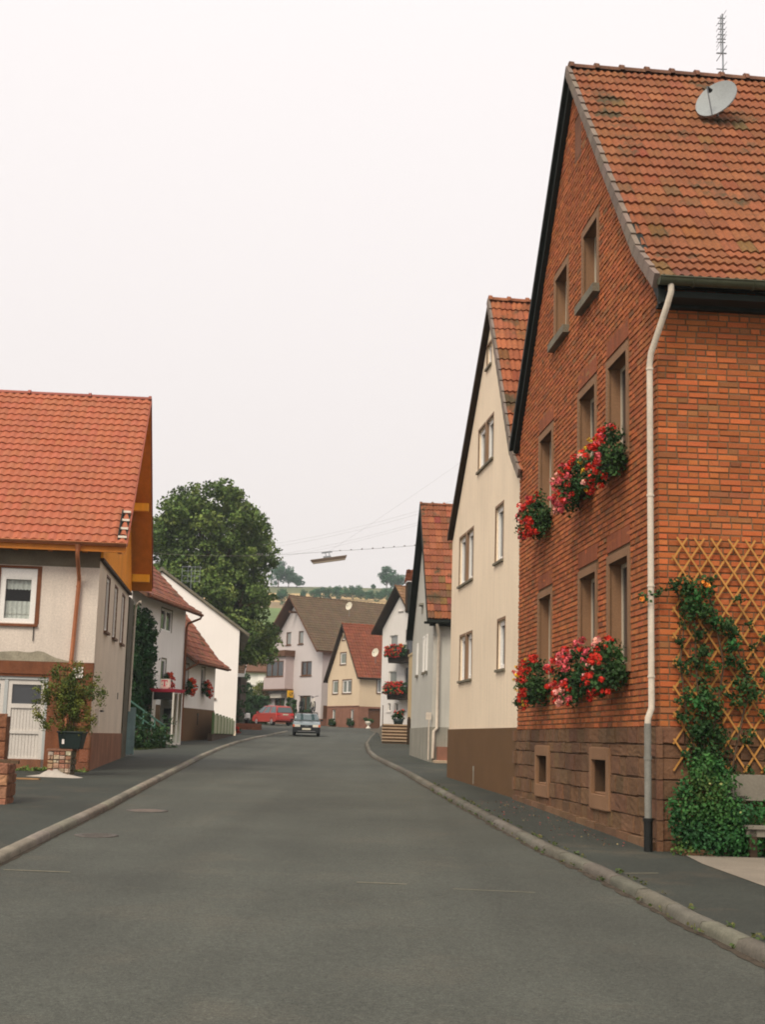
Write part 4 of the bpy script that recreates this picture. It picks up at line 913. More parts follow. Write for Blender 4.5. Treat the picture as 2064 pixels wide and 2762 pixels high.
for _ in range(26): lobe(q,(random.uniform(-.22,.25),random.uniform(-.1,.1),random.uniform(.0,.35)),.09,12,.05,LG,1,.2)
q.build('foliage','leaf',SH)
q=MB()
for _ in range(9):
    a=random.uniform(-.4,.4); q.tube([(a*.2,0,-.1),(a*.6,random.uniform(-.1,.1),.4),(a,random.uniform(-.2,.2),1.0)],[.014,.01,.004],5)
q.build('stem','bark',SH)
q=MB(); pts=[]
prof=[(-.55,.0),(-.48,.02),(-.33,.045),(-.25,.05),(-.12,.15),(-.04,.13),(.05,.17),(.12,.13),(.25,.07),(.38,.06),(.55,.02),(.66,.0)]
rows=[[(a,-.22,max(0,h*.0)+.0) for a,h in prof],[(a,-.13,h*.75) for a,h in prof],[(a+.03,.0,h) for a,h in prof],[(a,.16,h*.8) for a,h in prof],[(a,.25,0) for a,h in prof]]
q.grid(rows,0,(1,1,1),True); o=q.build('plastic_sack','sack'); o.location=(-6.72,28.65,.665); o.rotation_euler=(0,0,R(-12)); tag(o,'crumpled white plastic sack lying at the foot of the rubble pier','sack')
q=MB(); q.bar((-.42,0,.02),(.42,.02,.03),.07,.03); o=q.build('wood_offcut','woodlath'); o.location=(-7.0,27.2,.645); o.rotation_euler=(0,0,R(-20)); tag(o,'thin wooden lath lying on the pavement before the garage','wood')
GW=thing('garden_wall','red sandstone wall end with a tall pier at the left edge of the picture','wall',(-5.52,20.9,.42),90)
q=MB(); q.box(-3.9,-.17,.03,.34,0,1.40,0,(.18,.09,.05)); mfw=lambda s,z,d:(s,.03-d,z)
blocks(q,mfw,[0,.27,.52,.78,1.02,1.22,1.44],(-3.9,-.13),[],(.24,.10,.055),.03,.3,.6)
q.box(-.15,.0,-.28,.16,0,.68,0,(.2,.1,.06)); mfw=lambda s,z,d:(s,-.28-d,z); blocks(q,mfw,[0,.18,.36,.53,.70],(-.17,.02),[],(.30,.15,.09),.02,.2,.3)
mfw=lambda s,z,d:(.0+d,s,z); blocks(q,mfw,[0,.2,.4,.55,.70],(-.28,.18),[],(.24,.12,.07),.02,.15,.3)
q.build('masonry','rubble',GW)
q=MB(); q.bar((-.22,-.1,.735),(.14,-.16,.715),.05,.05); o=q.build('branch','bark'); o.location=(-5.52,20.9,.42); tag(o,'short stick resting on the low end of the sandstone wall','stick')
# weeds by the garage sill
def weeds(name,label,loc,l,az,n,h=.10,cols=None,seed=3):
    random.seed(seed); q=MB()
    for _ in range(n):
        a=random.uniform(0,l); b=random.uniform(-.12,.12); hh=h*random.uniform(.4,1.3)
        for _ in range(5): leaf(q,(a+random.uniform(-.05,.05),b+random.uniform(-.04,.04),hh*random.random()),(0,-.5,1),.07,jit(random.choice(cols or GR_LIME),.3),.8)
    o=q.build(name,'leaf'); o.location=loc; o.rotation_euler=(0,0,R(90-az)); tag(o,label,'weeds',None,'stuff'); return o
weeds('weeds','green weeds along the foot of the garage door',(-8.9,30.75,.70),2.4,84,150)
# ================================================================== WHITE HOUSES ON THE LEFT, further on
KS=1.065
def SC(x,y,z): return (x*KS,y*KS,1.6+(z-1.6)*KS)
def l2():
    H=thing('ivy_house','white two storey house with brown plinth, red tiled roof and an ivy covered end','house',SC(-8.217,57.2,1.0),97); z0=1.0; H.scale=(KS,)*3
    f=lambda s,z,d:(d,s,z); X=-6.6; Y0=-7.6
    hs=[(-3.70,-2.10,5.62,6.50),(-3.30,-2.62,3.62,4.52),(-6.6,-5.9,1.9,3.6)]
    m=MB(); panel(m,f,[(Y0,2.70),(0,2.70),(0,6.95),(Y0,6.95)],[h for h in hs[:2]],.12); xa,za=-3.3,10.0
    m.face([(0,Y0,1),(X,Y0,1),(X,Y0,6.95),(xa,Y0,za),(0,Y0,6.95)]); m.face([(0,0,1),(X,0,1),(X,0,6.95),(xa,0,za),(0,0,6.95)]); m.face([(X,Y0,1),(X,0,1),(X,0,6.95),(X,Y0,6.95)]); m.build('wall','white',H,z0)
    m=MB(); m.box(-.3,.03,Y0,-.01,.8,2.70); m.build('plinth','brownplinth',H,z0)
    window(H,z0,f,*hs[0],.06,'whitepvc',2,1,'glass',None,('greyedge',.05,.006),fw=.08,mull=.07)
    window(H,z0,f,*hs[1],.06,'whitepvc',1,1,'glass',None,('greyedge',.05,.006),fw=.08)
    roof(H,z0,(((X-.4,6.6),),((.62,6.62),(.0,6.98))),(xa,10.25),Y0-.2,.22,tcol((.21,.080,.050),.18,(.08,.05,.04),.25),.25,.36,.055,('tile_moss','brownwood'),.12,(.4,.11),(.28,.10,.05),('brownwood',.03,.10),6)
    q=MB(); q.tube([(.66,Y0,6.58),(.66,.25,6.58)],.06,8); q.build('gutter','rustpaint',H,z0)
    q=MB(); q.tube([(.66,.12,6.55),(.60,.12,6.42),(.12,.0,6.2),(.07,-.03,6.0),(.07,-.03,1.4)],.05,8); q.build('downpipe','rustpaint',H,z0)
l2()
def l3():
    H=thing('low_white_house','low white house with brown plinth and steep red tiled roof behind the phone booth','house',SC(-8.217,57.22,1.0),97); z0=1.0; H.scale=(KS,)*3
    f=lambda s,z,d:(d,s,z); X=-6; W=5.7; xa,za=-2.7,8.25
    hs=[(.02,.62,3.55,4.52),(3.15,3.78,3.55,4.52)]
    hs=[(.28,.92,3.55,4.52),(3.12,3.76,3.55,4.52)]
    m=MB(); panel(m,f,[(0,2.69),(W,2.69),(W,4.85),(0,4.85)],hs,.14); m.face([(0,W,1),(X,W,1),(X,W,4.85),(xa,W,za),(0,W,4.85)]); m.build('wall','white',H,z0)
    m=MB(); m.box(-.3,.03,0,W+.01,.8,2.69); m.build('plinth','brownplinth',H,z0)
    for h in hs: window(H,z0,f,*h,.10,'whitepvc',1,1,'glass',None,('greyedge',.05,.006),fw=.07)
    q=MB(); q.mbox(f,2.65,2.75,2.0,2.5,.0,.045); q.mbox(f,2.58,2.82,2.42,2.5,.0,.05); q.build('wall_anchor','black',H,z0)
    roof(H,z0,(((X-.5,4.3),),((.55,4.62),(.0,5.02))),(xa,8.4),.03,W+.28,tcol((.23,.085,.052),.2,(.08,.05,.04),.3),.25,.36,.06,('tile_moss','brownwood'),.12,(.4,.11),(.28,.10,.05),('brownwood',.03,.08),6)
    q=MB(); q.tube([(.62,.05,4.58),(.62,W+.3,4.58)],.055,8); q.tube([(.62,.1,4.55),(.2,.06,4.3),(.1,.06,4.25)],.045,8); q.build('gutter','rustpaint',H,z0)
l3()
def ivy():
    random.seed(31)
    T=thing('ivy','column of dark ivy covering the near end of the white two storey house','ivy',SC(-8.217,57.2,1.2),97); T.scale=(KS,)*3
    q=MB()
    for _ in range(260):
        y=random.uniform(-7.7,-5.0); z=random.uniform(0,4.9)-(.35 if y>-5.3 else 0); lobe(q,(.10+random.uniform(0,.12),y,max(.1,z)),.24,34,.13,GR_DARK+GR_BUSH[2:3],1,.3)
    for _ in range(60): lobe(q,(random.uniform(-.6,.1),-7.75,random.uniform(0,5)),.25,30,.13,GR_DARK,1,.3)
    q.build('foliage','leaf',T)
    q=MB()
    for k in range(4): q.tube([(.05,-6.2+k*.3,-.2),(.06,-6.4+k*.35,2),(.06,-6.0+k*.25,4)],.03,5)
    q.build('stem','bark',T)
ivy()
for k,(yy,zc,lab,cols) in enumerate(((-2.95,3.58,'red geranium box under the ground floor window of the ivy covered house',[RED,(.7,.09,.02)]),(.62,3.50,'red geranium box under the left window of the low white house',[RED,(.75,.10,.02)]),(3.45,3.50,'red geranium box under the right window of the low white house',[RED,(.7,.08,.02)]))):
    x,y=world_from(-8.217,57.2,97,.02,yy)
    x,y,zc=SC(x,y,zc)
    T=flower_box(x,y,zc,187,.62,lab,'flower boxes on the white houses',cols,44,(.3,.42,.34),330,True,50+k,.075,.09,'redplinth')
# flight of steps with green railing in front of the ivy
ST2=thing('entrance_steps','dark stone entrance steps with green metal railing before the ivy','steps',(-8.80,48.6,.88),11)
q=MB(); q.box(-1.5,1.2,-.2,1.3,-.1,.88)
for k in range(5): q.box(1.2+k*.32,1.52+k*.32,-.2,1.3,-.1,.72-.155*k)
q.build('masonry','stepdark',ST2)
q=MB(); A0=(-.6,-.18,1.86); A1=(3.3,-.18,1.0)
for dz in (0,-.33,-.66): q.bar((A0[0],A0[1],A0[2]+dz),(A1[0],A1[1],A1[2]+dz),.05,.05)
for x_ in (-.6,.9,2.1,3.3):
    zt=A0[2]+(A1[2]-A0[2])*(x_+.6)/3.9; q.bar((x_,-.18,max(zt-1.2,-.1)),(x_,-.18,zt),.04,.04,(1,0,0))
q.bar((-.6,-.2,.93),(3.3,-.2,.93),.03,.03); q.bar((.9,-.2,.45),(3.3,-.2,.45),.03,.03)
q.build('railing','greenrail',ST2)
random.seed(41)
PT=thing('front_garden_plants','dark green plants and low growth around the entrance steps with the green railing','plants',(-8.2,48.5,.95),11)
q=MB()
for _ in range(90): lobe(q,(random.uniform(-1.2,3.0),random.uniform(.25,.7)-.3,random.uniform(.1,1.4)*max(.25,1-(0+random.uniform(0,3))/4.5)),.20,26,.11,GR_DARK,1,.2)
for _ in range(40): lobe(q,(random.uniform(-1.5,3.4),-.1+random.uniform(-.15,.1),.08),.13,26,.07,[(.06,.085,.02),(.04,.06,.02)],.7,.2)
q.build('foliage','leaf',PT); q=MB()
for _ in range(8): a=random.uniform(-1,2.6); q.tube([(a,.1,-.1),(a+random.uniform(-.2,.2),.1,.8)],.012,5)
q.build('stem','bark',PT)
# ------------------------------------------------------------------ phone booth
BO=thing('phone_booth','white telephone booth with pink red roof and a T sign on top','phone booth',(-8.11,54.3,1.17),14)
q=MB()
for a,b in ((0,0),(.86,0),(0,.86),(.86,.86)): q.box(a,a+.06,b,b+.06,0,2.1)
q.box(.42,.50,.0,.05,0,2.05); q.box(0,.92,0,.04,0,.10); q.box(0,.92,.88,.92,.0,.1); q.box(.88,.92,0,.92,.0,2.05); q.box(.0,.05,.78,.92,.0,2.1)
q.build('frame','boothwhite',BO,0,.004)
q=MB(); q.box(-.02,.0,.06,.86,1.78,2.08); q.build('header_panel','dim',BO)
q=MB(); q.hexa([(-.02,-.02,2.08),(.94,-.02,2.08),(.94,.94,2.08),(-.02,.94,2.08),(-.10,-.10,2.21),(1.02,-.10,2.21),(1.02,1.02,2.21),(-.10,1.02,2.21)]); q.build('roof','magenta',BO)
q=MB(); q.face([(.03,.06,.1),(.03,.86,.1),(.03,.86,1.78),(.03,.06,1.78)]); q.face([(.06,.03,.1),(.86,.03,.1),(.86,.03,2.05),(.06,.03,2.05)]); q.build('pane','cglass',BO)
q=MB(); q.box(.62,.86,.30,.66,.85,1.45); q.box(.55,.86,.25,.72,.72,.80); q.box(.56,.64,.34,.40,1.0,1.3); q.build('telephone','black',BO)
q=MB(); q.box(.1,.28,.28,.66,2.26,2.60); sg=q.build('sign_box','signwhite',BO,0,.01)
q=MB()
q.box(.09,.10,.34,.60,2.52,2.56); q.box(.09,.10,.445,.495,2.33,2.52); q.box(.09,.10,.41,.53,2.31,2.335); q.box(.09,.10,.34,.36,2.46,2.52); q.box(.09,.10,.58,.60,2.46,2.52)
q.build('letter_t','magenta',sg)
q=MB(); 
for yy in (.36,.55): q.box(.093,.10,yy,yy+.04,2.36,2.40)
q.build('dots','steel',sg)
q=MB(); q.box(.12,.26,.34,.60,2.21,2.26); q.build('sign_foot','boothwhite',BO)
# ------------------------------------------------------------------ green picket fence
FE=thing('picket_fence','low fence of pale and green boards on a stone kerb before the bright white barn','fence',(-7.58,63.0,1.30),-1.7)
q=MB(); q.box(0,13.2,-.02,.18,-.1,.38); q.build('base_wall','stepdark',FE)
k=0
for i in range(7):
    q=MB(); x0=i*1.9; q.box(x0+.22,min(x0+1.9,13.2)-.0,-.05,-.02,.38,1.22-.02*i)
    for j in range(12): q.box(x0+.22+j*.14,x0+.32+j*.14,-.07,-.05,.40,1.25-.02*i)
    q.build('fence_panel','fencepale',FE)
    q=MB(); q.box(x0,x0+.30,-.08,.02,.35,1.34-.02*i); q.build('fence_post','greenfence',FE)
# ================================================================== BARN
def barn():
    H=thing('white_barn','large bright white gable wall of a barn with a thin dark roof on the left','barn',(-7.95,77,1.5),83); z0=1.5
    g=lambda s,z,d:(s,-d,z); W=-9.4; D=14; xa,za=-4.55,10.62
    m=MB(); panel(m,g,[(W,1.4),(0,1.4),(0,7.52),(xa,za),(W,7.3)],[],0); m.face([(0,0,1.4),(0,D,1.4),(0,D,7.52),(0,0,7.52)]); m.face([(W,0,1.4),(W,D,1.4),(W,D,7.3),(W,0,7.3)]); m.build('wall','barnwhite',H,z0)
    m=MB(); m.box(-.55,.03,-.03,.02,1.4,1.85); m.build('bare_corner','cream',H,z0)
    roof(H,z0,(((W-.4,7.0),),((.55,7.25),)),(xa,10.82),-.12,D,tcol((.15,.135,.115),.12),.3,.36,.035,('tile','greyedge'),.14,(.42,.1),(.15,.14,.12),('greyedge',.04,.10),4)
    q=MB(); q.mbox(g,-1.35,-1.15,3.55,3.62,0,.1); q.build('wall_fitting','brownwood',H,z0)
barn()
AN=thing('lattice_antenna','small square grid antenna on the barn roof in front of the big tree','antenna',(-11.15,79,9.7),90)
q=MB(); q.tube([(0,0,-.3),(0,0,1.6)],.02,6)
for zz in (.75,1.05,1.35,1.6): q.bar((-.55,0,zz),(.5,0,zz),.02,.02)
for xx in (-.55,-.2,.2,.5): q.bar((xx,0,.65),(xx,0,1.65),.02,.02,(1,0,0))
q.build('grid','steel',AN)
# brown-roofed outbuilding and distant white house
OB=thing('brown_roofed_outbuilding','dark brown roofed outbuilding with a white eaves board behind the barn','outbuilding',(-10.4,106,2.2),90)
q=MB(); q.box(-6,-.3,.2,5,0,3.9); q.build('wall','bark_dark',OB)  # open carport; dark wood colour stands in for shade under the roof
q=MB(); q.prism([(-6.3,-.2,4.1),(.0,-.2,4.1),(.0,2.8,6.2),(-6.3,2.8,6.2)],(0,.1,-.15)); tiles(q,(-6.3,-.2,4.13),(1,0,0),(0,3,2.1),6.3,3.6,.3,.36,.03,tcol((.13,.075,.04),.1),0,4); q.build('roof','tile',OB)
q=MB(); q.box(-6.3,.02,-.26,-.2,3.88,4.14); q.build('eaves_board','barnwhite',OB)
WH=thing('distant_white_house','small distant white house between the lime tree and the lilac house','house',(-14.3,165,3.4),90)
q=MB(); q.box(-5,2.6,0,7,0,6.0); q.build('wall','white',WH)
q=MB(); q.box(-.25,.55,-.06,.0,4.55,5.9); w_=q.build('window','barnwhite',WH); 
q=MB(); q.prism([(-5.4,-.5,5.9),(3.0,-.5,5.9),(3.0,3.5,8.6),(-5.4,3.5,8.6)],(0,.1,-.2)); q.prism([(-5.4,7.5,5.9),(3.0,7.5,5.9),(3.0,3.5,8.6),(-5.4,3.5,8.6)],(0,.1,-.2)); q.build('roof','brownwood',WH)
# ================================================================== CARS (local x forward, y left)
def car(name,label,loc,az,paint,lower,cabin,w,belt,wheels,wr,front,rear,kind):
    H=thing(name,label,'car',loc,az); m=MB()
    def sec(profile,wt,wb):   # rows across the width to round the flanks
        rows=[]
        return rows
    hw=w/2
    # lower body: rounded in plan and section
    rings=[]
    for t,k in ((-1,.0),(-.97,.55),(-.88,.9),(-.6,1),(0,1),(.6,1),(.88,.9),(.97,.55),(1,.0)):
        rings.append([(x*(1-.035*(1-k)),t*hw,zc+(z-zc)*(1-.10*(1-k))) for (x,z) in lower for zc in (.62,)])
    m.grid(rings,0,(1,1,1),True,True); m.face(rings[0]); m.face(rings[-1])
    b=m.build('body',paint,H)
    # cabin, narrowing upwards
    m=MB(); zb=min(z for x,z in cabin); zt=max(z for x,z in cabin)
    def cw(z): return hw*(.96-.20*((z-zb)/(zt-zb))**1.1)
    rings=[]
    for t in (-1,-.96,-.5,0,.5,.96,1): rings.append([(x,t*cw(z),z-(.02 if abs(t)==1 and z>zb else 0)+(.02*(1-t*t) if z>zb+.2 else 0)) for x,z in cabin])
    m.grid(rings,0,(1,1,1),True,True); m.face(rings[0]); m.face(rings[-1]); m.build('cabin',paint,H)
    def edge(x0,x1,z):  # cabin x range at height z
        xs=[]
        n=len(cabin)
        for i in range(n):
            (xa,za),(xb,zb_)=cabin[i],cabin[(i+1)%n]
            if (za-z)*(zb_-z)<=0 and za!=zb_: xs.append(xa+(xb-xa)*(z-za)/(zb_-za))
        return min(xs),max(xs)
    z0,z1=zb+.05,zt-.09
    for sd in (-1,1):
        a0,b0=edge(0,0,z0); a1,b1=edge(0,0,z1); n=3 if kind=='van' else 2
        for k in range(n):
            u0,u1=k/n,(k+1)/n; g_=.05
            p=[(a0+(b0-a0)*u0+g_+.08,z0),(a0+(b0-a0)*u1-g_-.03,z0),(a1+(b1-a1)*u1-g_,z1),(a1+(b1-a1)*u0+g_,z1)]
            q=MB(); q.prism([(x,sd*(cw(z)+.004),z) for x,z in p],(0,sd*.006,0)); q.build('side_window','carglass',H)
    def across(name,x0,z0,x1,z1,sg):
        q=MB(); d=Vector((z1-z0,0,-(x1-x0))).normalized()*.012*sg
        q.prism([tuple(Vector((x0,-cw(z0)+.10,z0))+d),tuple(Vector((x0,cw(z0)-.10,z0))+d),tuple(Vector((x1,cw(z1)-.07,z1))+d),tuple(Vector((x1,-cw(z1)+.07,z1))+d)],tuple(d*.5)); q.build(name,'carglass',H)
    across('windscreen',*front,1); across('rear_window',*rear,-1)
    for x in wheels:
        for sd in (-1,1):
            q=MB(); y=sd*(hw-.10); q.lathe([(0,-.10),(wr*.62,-.10),(wr*.92,-.09),(wr,-.05),(wr,.05),(wr*.92,.09),(wr*.62,.10),(0,.10)],(x,y,wr),20,0,(1,1,1),'y'); wh=q.build('wheel','tyre',H)
            q=MB(); q.lathe([(0,.085*sd),(wr*.25,.105*sd),(wr*.55,.112*sd),(wr*.62,.095*sd)],(x,y,wr),16,0,(1,1,1),'y'); q.build('rim','rim',wh)
            q=MB(); arc=[(x+(wr+.045)*math.cos(t),sd*(hw+.003),wr+(wr+.045)*math.sin(t)) for t in [R(-8+ k*14) for k in range(15)]]
            arc2=[(x+(wr+.0)*math.cos(t),sd*(hw+.003),wr+(wr+.0)*math.sin(t)) for t in [R(-8+k*14) for k in range(15)]]
            q.grid([arc,arc2]); q.build('wheel_arch','blackplastic',H)
    return H,hw
V,hw=car('parked_car','red minivan parked nose away in front of the lilac house',(-9.35,122.8,G(122.8)),-33,'redpaint',
 [(-2.26,.36),(-2.32,.55),(-2.28,1.08),(-1.0,1.10),(1.35,1.08),(2.05,.90),(2.28,.66),(2.30,.36),(1.8,.28),(-1.9,.28)],[(-2.25,1.06),(-2.02,1.62),(-1.75,1.70),(-.2,1.74),(.45,1.68),(1.55,1.05)],1.81,1.06,(-1.42,1.42),.33,(1.45,1.10,.55,1.62),(-2.24,1.12,-2.06,1.58),'van')
q=MB(); q.box(-2.36,-2.20,-.84,.84,.42,.62); q.build('bumper','redpaint',V,0,.03)
for sd in (-1,1):
    q=MB(); q.box(-2.33,-2.18,sd*.70-.15*(1 if sd>0 else 1),sd*.70+.19 if sd>0 else sd*.70+.15,.86,1.06); q.build('tail_lamp','redlamp',V,0,.015)
    q=MB(); q.box(1.95,2.22,sd*.66-.14,sd*.66+.14,.68,.84); q.build('headlight','lamp',V,0,.02)
    q=MB(); q.box(1.0,1.14,sd*.98-.10,sd*.98+.10,1.06,1.20); q.build('side_mirror','redpaint',V,0,.02)
q=MB(); q.box(-2.325,-2.30,-.27,.27,.90,1.01); q.build('number_plate','plate',V)
S_,hw=car('oncoming_car','pale silver sedan with black bumper driving towards the viewer, bicycles on its roof',(-4.42,86.2,G(86.2)),177,'silver',
 [(-2.18,.32),(-2.20,.60),(-2.16,.90),(-1.5,.96),(.95,.94),(1.9,.80),(2.14,.70),(2.18,.32),(1.8,.22),(-1.8,.22)],[(-1.72,.94),(-1.05,1.33),(-.6,1.38),(.15,1.39),(.38,1.35),(1.12,.93)],1.70,.94,(-1.25,1.28),.30,(1.08,.97,.42,1.32),(-1.66,.98,-1.12,1.29),'sedan')
q=MB(); q.box(2.0,2.28,-.85,.85,.20,.53); q.box(1.2,2.1,-.853,.853,.20,.45); q.box(2.17,2.20,-.60,.60,.16,.24); q.build('front_bumper','blackplastic',S_,0,.03)
q=MB(); q.box(2.28,2.292,-.55,.55,.26,.285); q.build('air_intake_trim','rim',S_)
q=MB(); q.box(-2.26,-2.0,-.84,.84,.25,.52); q.build('rear_bumper','blackplastic',S_,0,.03)
q=MB(); q.box(2.10,2.17,-.38,.38,.53,.66); gr=q.build('radiator_grille','blackplastic',S_,0,.01)
q=MB(); q.tube([(2.18,-.12,.60),(2.18,.12,.60)],.01,4); q.build('badge_bar','rim',gr)
for sd in (-1,1):
    q=MB(); q.box(2.06,2.175,sd*.56-.17,sd*.56+.17,.53,.67); q.build('headlight','lamp',S_,0,.012)
    q=MB(); q.box(2.02,2.16,sd*.79-.055,sd*.79+.055,.53,.68); q.build('indicator','orangelamp',S_,0,.012)
    q=MB(); q.box(.92,1.02,sd*.93-.09,sd*.93+.09,.92,1.03); q.build('side_mirror','blackplastic',S_,0,.02)
q=MB(); q.box(2.285,2.30,-.26,.26,.36,.47); q.build('number_plate','plate',S_)
q=MB()
for xx in (.05,-.85):
    q.bar((xx,-.66,1.46),(xx,.66,1.46),.05,.035)
    for sd in (-1,1): q.bar((xx,sd*.66,1.46),(xx,sd*.68,1.30),.05,.03,(1,0,0))
for sd in (-1,1): q.bar((-1.25,sd*.34,1.49),(.85,sd*.34,1.49),.06,.03)
q.build('roof_rack','blackplastic',S_)
def bike(label,lx,ly,frame):
    x,y=world_from(-4.42,86.2,177,lx,ly); T=thing('bicycle',label,'bicycle',(x,y,G(86.2)+1.50),168,'bicycles on the roof rack')
    r=.33
    for xx in (-.52,.52):
        q=MB(); q.lathe([(r-.035,-.028),(r,-.032),(r+.006,0),(r,.032),(r-.035,.028)],(xx,0,r),24,0,(1,1,1),'y'); wh=q.build('wheel','tyre',T)
        q=MB()
        for k in range(10): a=math.pi*k/10; q.tube([(xx-r*math.cos(a),0,r-r*math.sin(a)),(xx+r*math.cos(a),0,r+r*math.sin(a))],.003,3,0,(1,1,1),False)
        q.build('spokes','rim',wh)
    q=MB(); B=(-.07,0,.30); S=(-.20,0,.82); Hd=(.34,0,.80)
    for a,b in ((B,S),(S,Hd),(B,(.37,0,.70)),(B,(-.52,0,r)),((-.18,0,.74),(-.52,0,r)),((.33,0,.86),(.52,0,r))): q.tube([a,b],.026,6)
    q.build('frame',frame,T)
    q=MB(); q.tube([(.30,-.28,1.0),(.36,-.10,.97),(.33,0,.90),(.36,.10,.97),(.30,.28,1.0)],.020,6); q.build('handlebar','blackplastic',T)
    q=MB(); q.hexa([(-.36,-.07,.90),(-.08,-.02,.90),(-.08,.02,.90),(-.36,.07,.90),(-.36,-.07,.95),(-.08,-.02,.93),(-.08,.02,.93),(-.36,.07,.95)]); q.tube([(-.20,0,.80),(-.22,0,.91)],.014,5); q.build('saddle','blackplastic',T)
    q=MB(); q.tube([(-.07,-.16,.22),(-.07,-.06,.30),(-.07,.06,.30),(-.07,.16,.38)],.014,5); q.build('crank','rim',T)
bike('black bicycle on the silver sedan roof rack, at the viewer left',-.15,-.36,'blackplastic')
bike('pale framed bicycle on the silver sedan roof rack, at the viewer right',-.05,.36,'signwhite')
# ------------------------------------------------------------------ motorbike by the hedge
MO=thing('parked_motorbike','dark motorbike with a white fairing parked by the hedge','motorbike',(-9.95,104.6,G(104.6)+.1),170)
for xx in (-.68,.72):
    q=MB(); q.lathe([(.0,-.04),(.20,-.05),(.30,-.06),(.32,0),(.30,.06),(.20,.05),(0,.04)],(xx,0,.32),18,0,(1,1,1),'y'); q.build('wheel','tyre',MO)
q=MB(); q.hexa([(-.75,-.14,.55),(.35,-.20,.40),(.35,.20,.40),(-.75,.14,.55),(-.80,-.13,.85),(.30,-.17,.98),(.30,.17,.98),(-.80,.13,.85)]); q.build('body','blackplastic',MO,0,.05)
q=MB(); q.hexa([(.35,-.24,.55),(.80,-.16,.70),(.80,.16,.70),(.35,.24,.55),(.30,-.22,1.10),(.66,-.14,1.08),(.66,.14,1.08),(.30,.22,1.10)]); q.build('fairing','barnwhite',MO,0,.05)
q=MB(); q.tube([(.35,-.36,1.12),(.48,-.1,1.05),(.48,.1,1.05),(.35,.36,1.12)],.02,5); q.tube([(.52,0,1.0),(.72,0,.32)],.03,6); q.build('handlebar','steel',MO)
LW=thing('low_brick_wall','low red brick planter wall at the corner by the hedge','wall',(-9.55,98.6,G(98.6)+.05),88)
q=MB(); mfw=lambda s,z,d:(s,-d,z); q.box(-1.5,1.25,.0,.35,-.1,.46,0,(.18,.09,.05)); bricks(q,mfw,0,.46,lambda z:(-1.5,1.25),[],.0775,.26,(.30,.10,.05)); q.build('masonry','brick',LW)
random.seed(8)
FL=thing('red_flowers','small clump of red flowers at the barn corner','flowers',(-8.35,80.6,G(80)+.1),90)
q=MB()
for _ in range(26): c=(random.uniform(-.1,.35),random.uniform(-.1,.1),random.uniform(.1,.42)); lobe(q,c,.08,8,.09,[RED] if random.random()<.6 else GR_DARK)
q.build('blossoms','petal',FL)
# ------------------------------------------------------------------ hedge and shrubs behind the barn
def shrub(name,label,cat,loc,rad,nl,lr,nleaf,size,cols,seed,group=None,trunk=True,shell=.3):
    T=thing(name,label,cat,loc,90,group); q=MB(); crown(q,(0,0,rad[2]),rad,nl,lr,nleaf,size,cols,seed,shell); q.build('foliage' if not name.endswith('tree') else 'crown','leaf',T)
    if trunk:
        q=MB(); q.tube([(0,0,-.3),(0,0,rad[2]*1.2)],[max(.04,rad[0]*.06),.03],7); q.build('stem' if not name.endswith('tree') else 'trunk','bark',T)
    return T
HD=thing('clipped_hedge','dark green clipped hedge behind the red minivan','hedge',(-12.7,128,G(128)),90)
random.seed(17); q=MB()
for _ in range(330):
    x_=random.uniform(-4,2.55); zz=random.uniform(.1,2.5); fy=random.random()
    lobe(q,(x_+random.uniform(-.05,.05),-.55 if fy<.6 else random.uniform(-.5,.5),zz if fy<.6 else 2.35),.30,40,.16,GR_DARK,1,.3)
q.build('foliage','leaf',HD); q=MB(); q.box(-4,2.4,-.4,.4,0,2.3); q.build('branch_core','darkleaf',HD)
shrub('shade_shrub','dark shrub against the brown outbuilding just behind the barn corner','shrub',(-11.4,102,G(102)+.2),(1.9,1.2,1.7),30,.6,120,.2,GR_DARK,57)
shrub('dark_shrub','tall dark shrub standing behind the hedge next to the barn','shrub',(-13.6,131,G(131)+1.6),(1.9,1.5,2.0),34,.7,130,.22,GR_DARK,51)
shrub('yellow_green_shrub','yellow green shrub between the hedge and the lilac house','shrub',(-11.6,137,G(137)+1.4),(2.0,1.2,1.5),26,.6,120,.2,[(.13,.15,.03),(.10,.12,.03),(.16,.10,.04)],52)
shrub('round_shrub','dark round shrub in front of the distant white house','shrub',(-15.6,142,G(142)+1.0),(2.2,1.6,2.3),34,.75,130,.22,GR_DARK,53)
# ------------------------------------------------------------------ the big lime tree
TT=thing('lime_tree','very large dark green lime tree with a rugged crown towering behind the barn','tree',(-12.2,97,G(97)),90)
random.seed(99); q=MB()
limbs=[]
q.tube([(0,0,-.3),(.05,0,2.5),(0,.05,5.5),(.1,0,9),(.0,0,14)],[.62,.50,.42,.28,.10],12)
def limb(a,b,r0,r1,sub=3):
    mid=tuple((a[k]+b[k])/2+random.uniform(-.4,.4) for k in range(3)); q.tube([a,mid,b],[r0,(r0+r1)/2,r1],7); limbs.append(b)
    for _ in range(sub):
        t=random.uniform(.4,.95); s=[a[k]+(b[k]-a[k])*t for k in range(3)]; e=tuple(s[k]+random.uniform(-1.5,1.5)+(.8 if k==2 else 0) for k in range(3)); q.tube([tuple(s),e],[r1*1.1,.02],5); limbs.append(e)
for k in range(26):
    z=random.uniform(5.5,13); a=random.uniform(0,6.28); l=random.uniform(2.4,4.0)*(1-.045*max(0,z-9)); limb((0,0,z),(l*math.cos(a),l*math.sin(a),z+random.uniform(.6,3.2)),.18,.06)
q.build('trunk','bark',TT)
q=MB(); cr=[]
